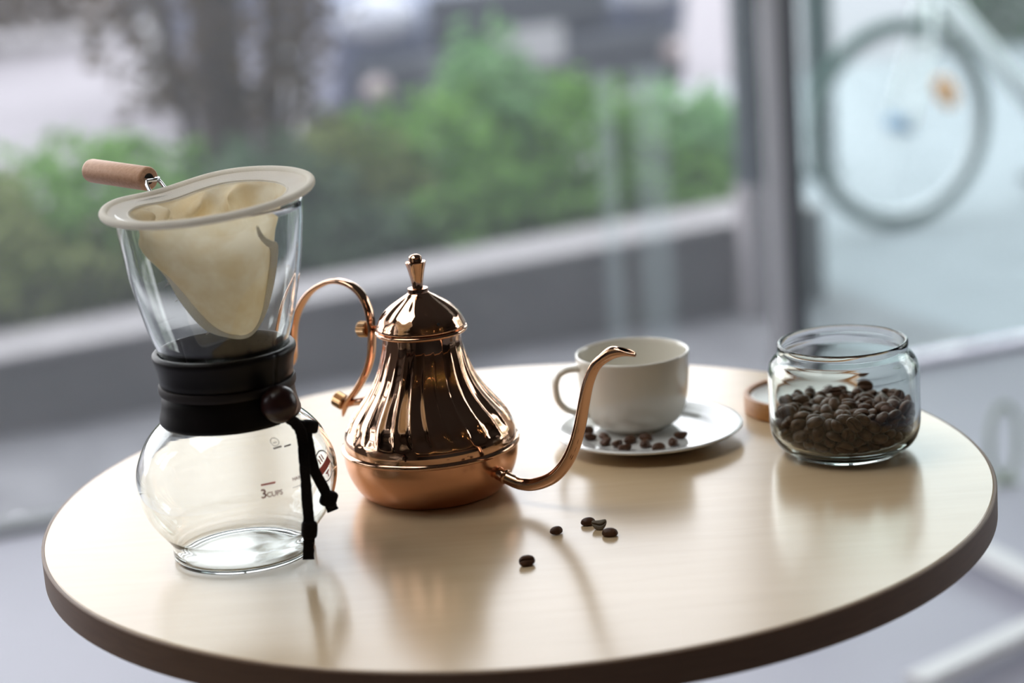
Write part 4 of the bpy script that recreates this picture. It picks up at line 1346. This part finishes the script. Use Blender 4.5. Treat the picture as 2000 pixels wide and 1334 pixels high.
# beans in the jar: settled positions (0.1 mm), quaternions (1/99) and size (%)
JB = np.array([int(t) for t in """218 3 87 47 5 4 87 93
329 126 90 97 3 -10 14 89
372 -61 128 25 -10 95 0 110
102 256 108 23 20 64 69 91
53 223 89 98 -5 -2 -14 103
-189 232 87 12 3 3 -98 89
-148 316 92 77 3 10 -61 104
-298 -22 90 40 1 0 90 109
-325 -216 108 44 16 25 83 109
-178 -225 108 0 20 96 13 96
21 -201 111 12 40 -80 -40 103
123 -313 107 20 -96 13 4 92
116 -123 110 10 95 26 10 104
216 -100 108 18 -75 52 -34 89
90 95 88 14 -4 -5 98 97
199 239 87 5 3 6 -99 89
-238 295 102 85 26 6 44 107
4 387 102 2 -2 -26 96 90
-1 309 89 95 5 -4 -27 101
-338 171 127 26 -88 -29 25 109
-129 86 112 13 3 -97 -12 102
-317 -116 88 82 5 0 -56 99
-65 -248 113 8 -79 58 -11 110
-119 -348 96 78 -15 -7 -59 101
41 -274 111 60 -79 0 4 102
207 -278 91 16 -6 7 97 104
123 19 87 99 -4 0 0 94
283 -69 88 65 -2 -3 -75 95
301 210 119 28 -74 57 -19 105
161 306 88 4 2 -10 98 93
-48 -18 89 3 3 0 -99 103
-89 374 103 87 25 16 -38 98
-178 151 90 94 -6 1 29 107
-338 89 107 19 -97 0 9 92
-208 -68 116 8 85 -42 -28 106
-221 -143 101 26 -7 -40 87 94
-124 -158 88 96 -2 -4 24 97
-22 -345 92 81 -9 4 56 109
115 -214 112 11 97 -16 -9 108
290 -238 122 4 -96 6 -24 99
221 -186 89 30 1 6 -94 101
256 75 94 81 -13 16 -53 103
141 178 86 8 3 -5 -98 88
84 351 94 84 6 -12 51 100
-183 272 136 88 11 0 45 94
-251 210 102 85 41 -19 -24 92
-236 57 113 55 72 33 24 108
-383 1 129 17 -77 -52 29 107
-280 -85 150 37 60 46 52 97
-198 -296 109 9 32 93 -2 91
121 -362 140 12 -45 -88 1 90
54 -378 102 45 -7 -27 -83 102
49 -298 139 49 21 39 -74 91
326 -140 89 92 -10 -8 34 92
183 -177 133 66 -37 -8 64 106
372 148 150 63 -60 29 -38 103
-15 98 109 7 -6 98 -12 100
-51 397 158 88 17 13 -41 107
-72 142 104 7 -8 48 86 94
-274 120 108 62 -39 14 -65 108
-162 12 107 7 1 -95 -28 90
-392 -92 116 38 -37 8 -83 89
-232 -197 143 85 -12 14 -47 89
-75 -334 143 92 -18 -3 -32 106
-9 -264 157 46 2 -24 -84 105
137 -266 164 26 -93 11 19 109
209 -220 192 87 -10 -4 45 93
313 -9 111 69 -23 -29 -61 97
239 169 87 23 4 5 96 90
264 300 114 80 9 -35 46 92
20 172 102 90 37 -11 -13 99
-57 294 117 9 -37 -42 81 104
-207 145 144 67 15 -3 -71 92
-318 47 142 7 -98 11 -1 93
-215 -125 177 4 75 51 -40 97
-269 -198 107 75 -42 41 -28 89
-35 -149 88 61 3 -2 -78 95
-74 -417 146 83 -52 11 5 101
104 -181 164 38 76 50 6 99
245 -221 141 52 7 -4 -84 109
206 39 135 97 -8 -16 4 103
394 17 110 19 33 -7 -91 94
182 102 87 79 4 4 59 94
153 366 137 55 -70 43 4 90
40 250 141 4 18 -17 -96 101
-319 269 137 50 47 -10 71 99
-152 207 149 79 -3 30 -52 100
-346 -66 168 26 29 -88 23 108
31 10 144 1 -3 25 -96 105
-263 -281 148 2 -86 -45 18 106
-163 -263 154 21 -5 -63 73 100
17 -393 157 55 -17 3 80 103
56 -34 87 36 -5 -4 92 92
284 -125 145 5 -37 90 16 91
265 -38 146 61 33 -45 -55 102
284 140 152 15 -94 24 -9 104
185 206 147 22 54 67 44 94
116 313 155 24 -76 -48 35 93
113 213 142 40 12 23 -87 100
-285 178 150 17 -4 1 -97 94
-189 73 159 55 33 4 76 92
-354 -140 159 13 -30 82 -44 104
-178 -196 160 47 -48 2 -73 100
-205 -350 149 4 94 -24 -17 89
47 -258 217 13 52 -77 30 100
201 -339 141 13 16 95 -20 95
171 -48 113 36 -14 91 -5 88
405 -4 192 21 -90 -13 -34 98
151 141 151 37 -34 85 -1 102
247 229 145 28 -59 74 -8 91
27 44 102 12 -4 43 -88 93
27 329 143 19 1 -12 -96 107
-81 219 90 5 3 1 99 108
-387 73 155 38 12 -34 -84 108
-149 -18 120 16 14 -25 93 90
-318 -267 197 18 -35 -48 77 99
-44 -175 138 92 4 -16 -34 95
-85 -286 211 14 21 89 35 108
47 -112 109 20 -29 14 91 101
271 -304 162 15 -66 51 -50 91
120 -33 139 6 -70 -61 -32 97
351 77 107 28 6 39 -86 99
134 60 148 92 -6 -27 22 103
223 310 148 57 30 -44 -61 109
-93 326 161 94 -21 -7 -21 102
-189 358 155 29 -43 54 -64 94
-257 6 155 16 -2 33 -92 93
-357 2 176 11 -97 8 16 90
-95 -81 90 97 16 -3 -13 89
-222 -349 230 63 45 -48 39 102
-7 -83 128 83 -42 -12 31 106
147 -385 187 31 93 13 -5 101
125 -92 149 35 -17 -21 89 91
344 -179 146 23 96 -2 -5 92
210 -10 180 19 29 11 -92 108
329 213 171 15 12 -17 -96 99
230 96 174 50 -76 -8 -38 104
79 418 147 81 46 -26 24 89
-76 205 150 83 30 15 43 93
-242 266 160 84 -6 -26 45 98
-258 -30 203 50 -17 28 -79 90
-390 -149 190 50 -36 8 77 90
-152 -104 137 44 61 -60 -22 91
-151 -362 186 18 64 -69 -26 109
38 -171 180 27 86 40 8 101
188 -306 180 20 30 -84 -38 90
94 22 201 0 63 73 19 92
364 -61 170 5 16 20 -96 106
224 72 212 13 27 49 -80 96
293 290 189 10 -34 -88 -30 101
70 114 138 89 -4 -3 43 104
26 398 195 15 57 79 -1 100
-66 41 134 4 -96 -3 -22 93
-343 233 179 39 16 12 -89 90
-61 -10 153 64 26 7 -71 107
-313 -204 170 93 8 24 -22 97
-98 -232 139 45 -12 -4 87 105
-49 -412 218 53 -42 -23 -69 109
156 -161 192 53 -18 0 -81 99
291 -278 206 86 -9 -21 -44 98
260 -64 221 73 -49 -5 45 90
313 53 172 37 -86 -32 -5 105
174 130 220 50 -7 62 -58 96
145 310 171 64 -32 38 -57 100
17 178 160 12 -16 -7 97 108
-255 347 161 16 -24 49 -81 88
-126 128 162 5 1 -96 -23 89
-300 71 174 74 -9 9 64 105
-192 -62 189 26 36 -88 3 98
-229 -297 196 24 95 -16 -5 95
-28 -55 185 88 15 3 42 89
84 -331 179 18 -7 12 -96 106
162 55 223 82 39 -18 -34 99
340 -234 171 39 7 14 -89 88
211 -90 157 6 28 25 -91 103
321 137 192 14 8 8 -97 99
118 150 202 25 -59 66 -37 100
87 330 201 72 -33 9 58 98
-111 221 218 85 50 6 -9 97
-169 278 190 76 -17 -5 61 89
-208 187 213 1 20 -38 89 104
-331 -52 199 90 -9 25 31 99
-99 -80 151 82 35 -9 -43 108
-135 -393 212 96 1 23 -8 94
-59 -212 204 32 93 -9 -10 94
222 -345 203 3 56 -77 28 93
222 -154 218 83 -36 38 13 106
308 19 194 81 49 10 -27 109
160 209 207 64 -48 17 -56 100
242 188 201 8 70 -70 5 108
57 109 194 71 5 -11 68 91
0 312 222 31 -16 93 -6 106
-3 95 153 44 -21 -20 84 96
-326 155 191 37 21 3 -89 91
-120 51 160 14 -73 -65 -4 90
-287 -129 209 12 -71 67 5 93
-99 -149 175 18 15 16 -95 95
-6 -340 215 63 -38 29 -59 101
54 -66 189 2 -67 -72 -12 106
296 -188 201 86 37 5 32 92
147 -255 214 82 8 -19 52 92
405 70 184 2 86 33 37 91
1 26 200 97 -7 7 14 103
212 345 198 61 -19 2 76 98
-39 166 201 32 61 -17 -69 96
-136 373 196 78 -12 7 59 109
-118 259 160 70 -8 62 30 94
-405 158 191 45 -31 58 -58 102
-173 5 196 53 -82 17 5 100
-256 -220 199 36 -14 10 -90 102
-19 -161 206 39 52 -74 4 89
55 -412 227 58 74 15 -28 93
156 -67 214 21 -87 36 -20 104
362 -127 217 94 -30 7 10 96
299 -128 176 85 4 10 -49 93
270 122 252 12 98 1 12 95
-9 228 197 38 -11 39 82 100
132 394 217 36 -89 20 -11 98
-63 105 192 52 -7 -61 58 98
-282 300 222 3 20 -77 -58 101
-238 109 222 54 -76 -1 -34 106
-242 48 242 14 -95 -16 -20 98
-191 -46 250 28 34 -83 -31 110
-171 -266 236 25 -64 69 -17 110
30 -132 228 9 45 85 -22 108
225 -300 245 23 32 89 18 107
73 4 227 85 10 9 -48 89
337 -54 221 91 -11 -15 34 93
382 -143 183 26 71 58 -26 110
298 276 226 47 29 20 -79 108
-195 344 220 43 -36 -23 78 105
-64 372 213 82 3 19 -51 89
-149 118 213 7 -88 39 20 93
-356 210 255 62 -8 -72 28 97
-16 -7 257 94 3 12 30 96
-404 -74 231 45 -3 -41 78 97
-99 -30 221 7 -9 98 -2 95
-93 -331 214 24 0 -46 84 93
152 -181 270 25 5 95 15 92
292 -252 254 53 -12 10 82 102
107 -114 228 31 -28 89 -4 99
355 72 214 46 25 -11 84 93
437 20 283 64 -22 -68 25 99
156 291 230 82 -14 1 -54 101
-9 128 224 52 56 46 44 100
-93 282 218 15 6 6 98 106
-97 45 217 24 7 95 12 95
-401 76 243 31 34 -87 -6 106
-167 -149 223 32 59 -73 0 104
-326 -189 230 24 -5 0 -96 103
-72 -216 266 17 61 76 -8 95
-12 -437 299 26 -29 -68 -61 97
48 -66 243 20 -89 33 -18 92
275 -126 255 65 44 36 48 108
295 50 271 51 -56 18 61 94
384 143 227 76 7 34 54 98
-23 403 235 63 -64 13 -40 101
5 268 264 91 11 23 -29 105
-59 56 267 51 -30 -13 -78 105
-259 240 210 53 21 -21 78 105
-151 72 251 6 -65 -71 -23 96
-412 -11 207 53 -1 -22 80 97
-243 -156 254 40 76 -44 -21 97
-254 -284 239 90 15 11 38 105
-55 -83 230 76 23 20 -56 96
112 -401 265 22 21 -63 70 92
121 69 267 91 -6 -39 7 104
299 -3 256 91 24 18 25 92
30 75 245 26 -15 15 -93 88
238 314 259 79 -11 -11 58 110
-63 221 259 96 -16 13 -14 94
-44 330 253 57 -17 15 -77 95
86 242 197 52 -1 3 -84 106
-331 237 257 23 53 52 62 98
-218 82 286 37 -14 -1 -91 90
-334 -116 254 17 19 28 92 94
-126 -104 243 24 86 -38 -20 101
-107 -391 288 42 38 -81 6 104
46 -313 313 27 45 -82 18 105
187 -287 271 30 -17 -31 88 102
134 -21 263 6 56 -80 -14 96
409 84 253 71 13 39 -56 93
227 9 248 38 18 5 90 88
168 367 274 31 -93 -14 7 103
-44 144 259 24 -25 -14 92 91
-124 373 256 44 0 4 88 109
-267 -1 276 28 -3 83 47 105
-303 94 234 57 20 -20 -76 99
-108 -13 253 90 -7 0 42 108
-322 -237 264 10 -14 31 -93 98
-102 -122 271 80 -14 17 -53 94
-6 -269 250 62 -21 2 74 104
-28 -142 270 11 72 -62 -27 89
214 -216 269 17 -23 92 -24 92
240 -8 319 8 -70 -69 -11 107
329 201 249 11 93 31 0 104
223 225 246 18 62 -74 6 93
77 393 242 95 -4 -16 24 104
84 270 261 75 22 23 57 99
-187 253 263 5 -24 90 -34 104
-290 -61 267 35 -85 36 -4 104
-361 15 225 43 -40 27 -75 91
-152 -204 277 95 -5 -5 -26 108
-149 -319 267 76 21 -8 60 97
-42 -269 318 19 -43 64 -59 88
103 -298 257 34 -71 60 8 94
177 -362 230 94 0 -25 -21 109
352 -223 243 9 88 40 19 93
397 -131 262 71 29 27 56 95
271 224 282 28 63 65 30 90
178 140 289 94 21 20 -6 108
42 415 283 26 -16 13 93 89
-126 155 254 37 49 22 75 92
-255 179 267 59 -22 -20 74 108
-199 -139 273 59 -39 24 65 94
-394 -160 271 41 44 77 18 96
-78 -36 316 59 57 -9 55 100
-71 -325 263 80 -23 21 -50 105
22 -87 259 31 -27 -20 88 92
253 -355 306 67 -64 -31 14 107
74 -218 228 94 -30 3 11 100
397 -52 280 4 -36 -68 -62 104
42 52 310 14 16 -95 19 92
138 288 294 50 -19 9 -83 106
-276 280 292 65 63 -30 -26 96
-115 267 292 66 -23 -17 -68 106
-297 61 308 25 46 -83 11 90
-384 134 250 12 -23 -17 -94 94
-157 44 272 91 25 -7 28 89
-302 -190 296 88 -37 -4 -25 104
-62 -203 299 69 3 -12 -70 92
13 -367 283 14 -28 -94 5 91
93 -128 279 0 -55 80 22 91
240 -259 322 51 82 -6 -21 93
53 122 271 93 -32 9 7 99
367 51 309 47 -67 -51 -23 105
114 185 266 18 -85 -14 -46 101
42 340 275 7 11 2 -98 90
-172 366 294 56 28 -5 -77 102
-204 273 288 46 -23 22 82 99
-143 104 310 59 -5 10 79 105
-347 14 301 67 71 -16 0 98
91 99 336 20 -53 72 -38 100
-225 -259 291 11 7 0 98 109
25 -193 294 6 -13 95 25 106
73 -361 229 38 15 -16 89 89
208 -86 263 98 2 -14 2 101
331 -146 275 76 29 10 56 89
331 246 285 9 -35 -20 -90 88
371 171 301 29 -90 30 -3 101
42 185 269 51 -62 53 25 105
-49 414 283 93 0 -34 -1 93
-112 10 313 89 -1 -15 40 97
-339 174 296 80 3 47 -34 108
-187 173 271 44 -22 47 -72 95
-381 -101 319 9 -1 39 -91 104
-391 -52 284 11 9 25 95 107
-239 -338 300 20 -20 -14 94 103
113 -133 306 14 -19 23 -93 96
174 -374 304 89 3 -40 -18 96
216 -193 321 4 6 40 -90 102
325 -47 298 68 45 11 -55 109
207 66 275 94 -31 1 10 92
201 357 323 37 -92 -3 6 97
202 231 301 9 -20 96 -3 101
-256 351 287 4 50 -57 64 103
-364 120 323 62 71 -16 -27 99
-373 72 291 39 88 16 -17 94
-137 -125 315 77 -4 -9 61 93
-261 -112 311 21 23 -88 -33 98
21 -50 324 22 84 -47 3 101
43 -416 320 18 24 64 70 89
119 -220 301 26 39 86 13 102
351 -226 314 71 -40 -42 -38 106
74 -14 285 88 31 -28 -18 92
291 -131 317 58 -10 -2 80 106
-25 227 329 2 -11 88 44 97
-52 328 306 78 -5 -2 61 96
-84 165 313 24 56 76 18 90
-265 118 319 98 -8 -7 0 107
-182 -53 292 79 -4 16 -58 101
-407 15 335 54 -14 -13 81 109
-21 -114 305 57 5 16 79 92
-60 -364 312 96 15 -2 -17 98
64 -264 311 33 -2 36 86 97
113 -348 293 27 27 -57 -71 95
151 -49 310 44 83 32 -2 96
206 -148 313 1 -39 -70 -58 102
150 1 308 90 -34 18 18 102
272 117 292 63 -11 -15 -74 102""".split()]).reshape(-1, 8)
JX, JY = .2156, .0249
JB = JB[JB[:, 2] < 332]
cd = Vector((.0035 - JX, -1.304 - JY, 0)).normalized()
score = []
for x, y, z, *_ in JB:
    rad = math.hypot(x, y) / 455.0
    face = (x * cd.x + y * cd.y) / max(math.hypot(x, y), 1)
    # seen through the front wall, or from above on the heap
    score.append(max(rad ** 4 * (.6 + .6 * face), (z - 70) / 270.0 * 1.15))
order = np.argsort(score)[::-1]
rest = MB()
bco = np.empty(len(BEAN_J.vertices) * 3)
BEAN_J.vertices.foreach_get('co', bco)
bco = bco.reshape(-1, 3)
bfc = [tuple(p.vertices) for p in BEAN_J.polygons]
for k, i in enumerate(order):
    x, y, z, qw, qx, qy, qz, s = JB[i]
    q = Quaternion((qw, qx, qy, qz)).normalized()
    loc = Vector((JX + x * 1e-4, JY + y * 1e-4, TZ + z * 1e-4))
    if k < 300:
        bean('roasted brown coffee bean in the heap inside the glass jar', loc, tuple(q), s / 100, BEAN_J, 'coffee beans heaped in the glass jar')
    else:
        R3 = np.array(q.to_matrix()) * (s / 100)
        rest.add((bco @ R3.T + np.array(loc)).tolist(), bfc)
o = rest.build('coffee_beans', M['bean'], None, True, False)
tag(o, 'brown coffee beans deep inside the heap in the glass jar', 'coffee beans', None, 'stuff')

# ================================================================== warm bulbs on the ceiling behind the viewer
sl_ = thing('string_lights', 'string of small warm bulbs under the ceiling behind the viewer', 'lights', mat4=WM @ Matrix.Translation((-1.6, -5.6, 0)))
bulb = emit_mat('warm_bulb', (1.0, .62, .28), 110.0)
line = []
for i in range(30):
    x = (i - 14.5) * .2
    z = 2.5 - .3 * math.cos(x * 1.9) ** 2
    y = -.2 + .9 * math.sin(i * 2.4)
    line.append((x, y, z + .05))
    MB().add(*ball((x, y, z), .007, 8, 6)).build('bulb', bulb, sl_)
MB().add(*tube(line, .003, 6)).build('cable', M['rubber'], sl_)
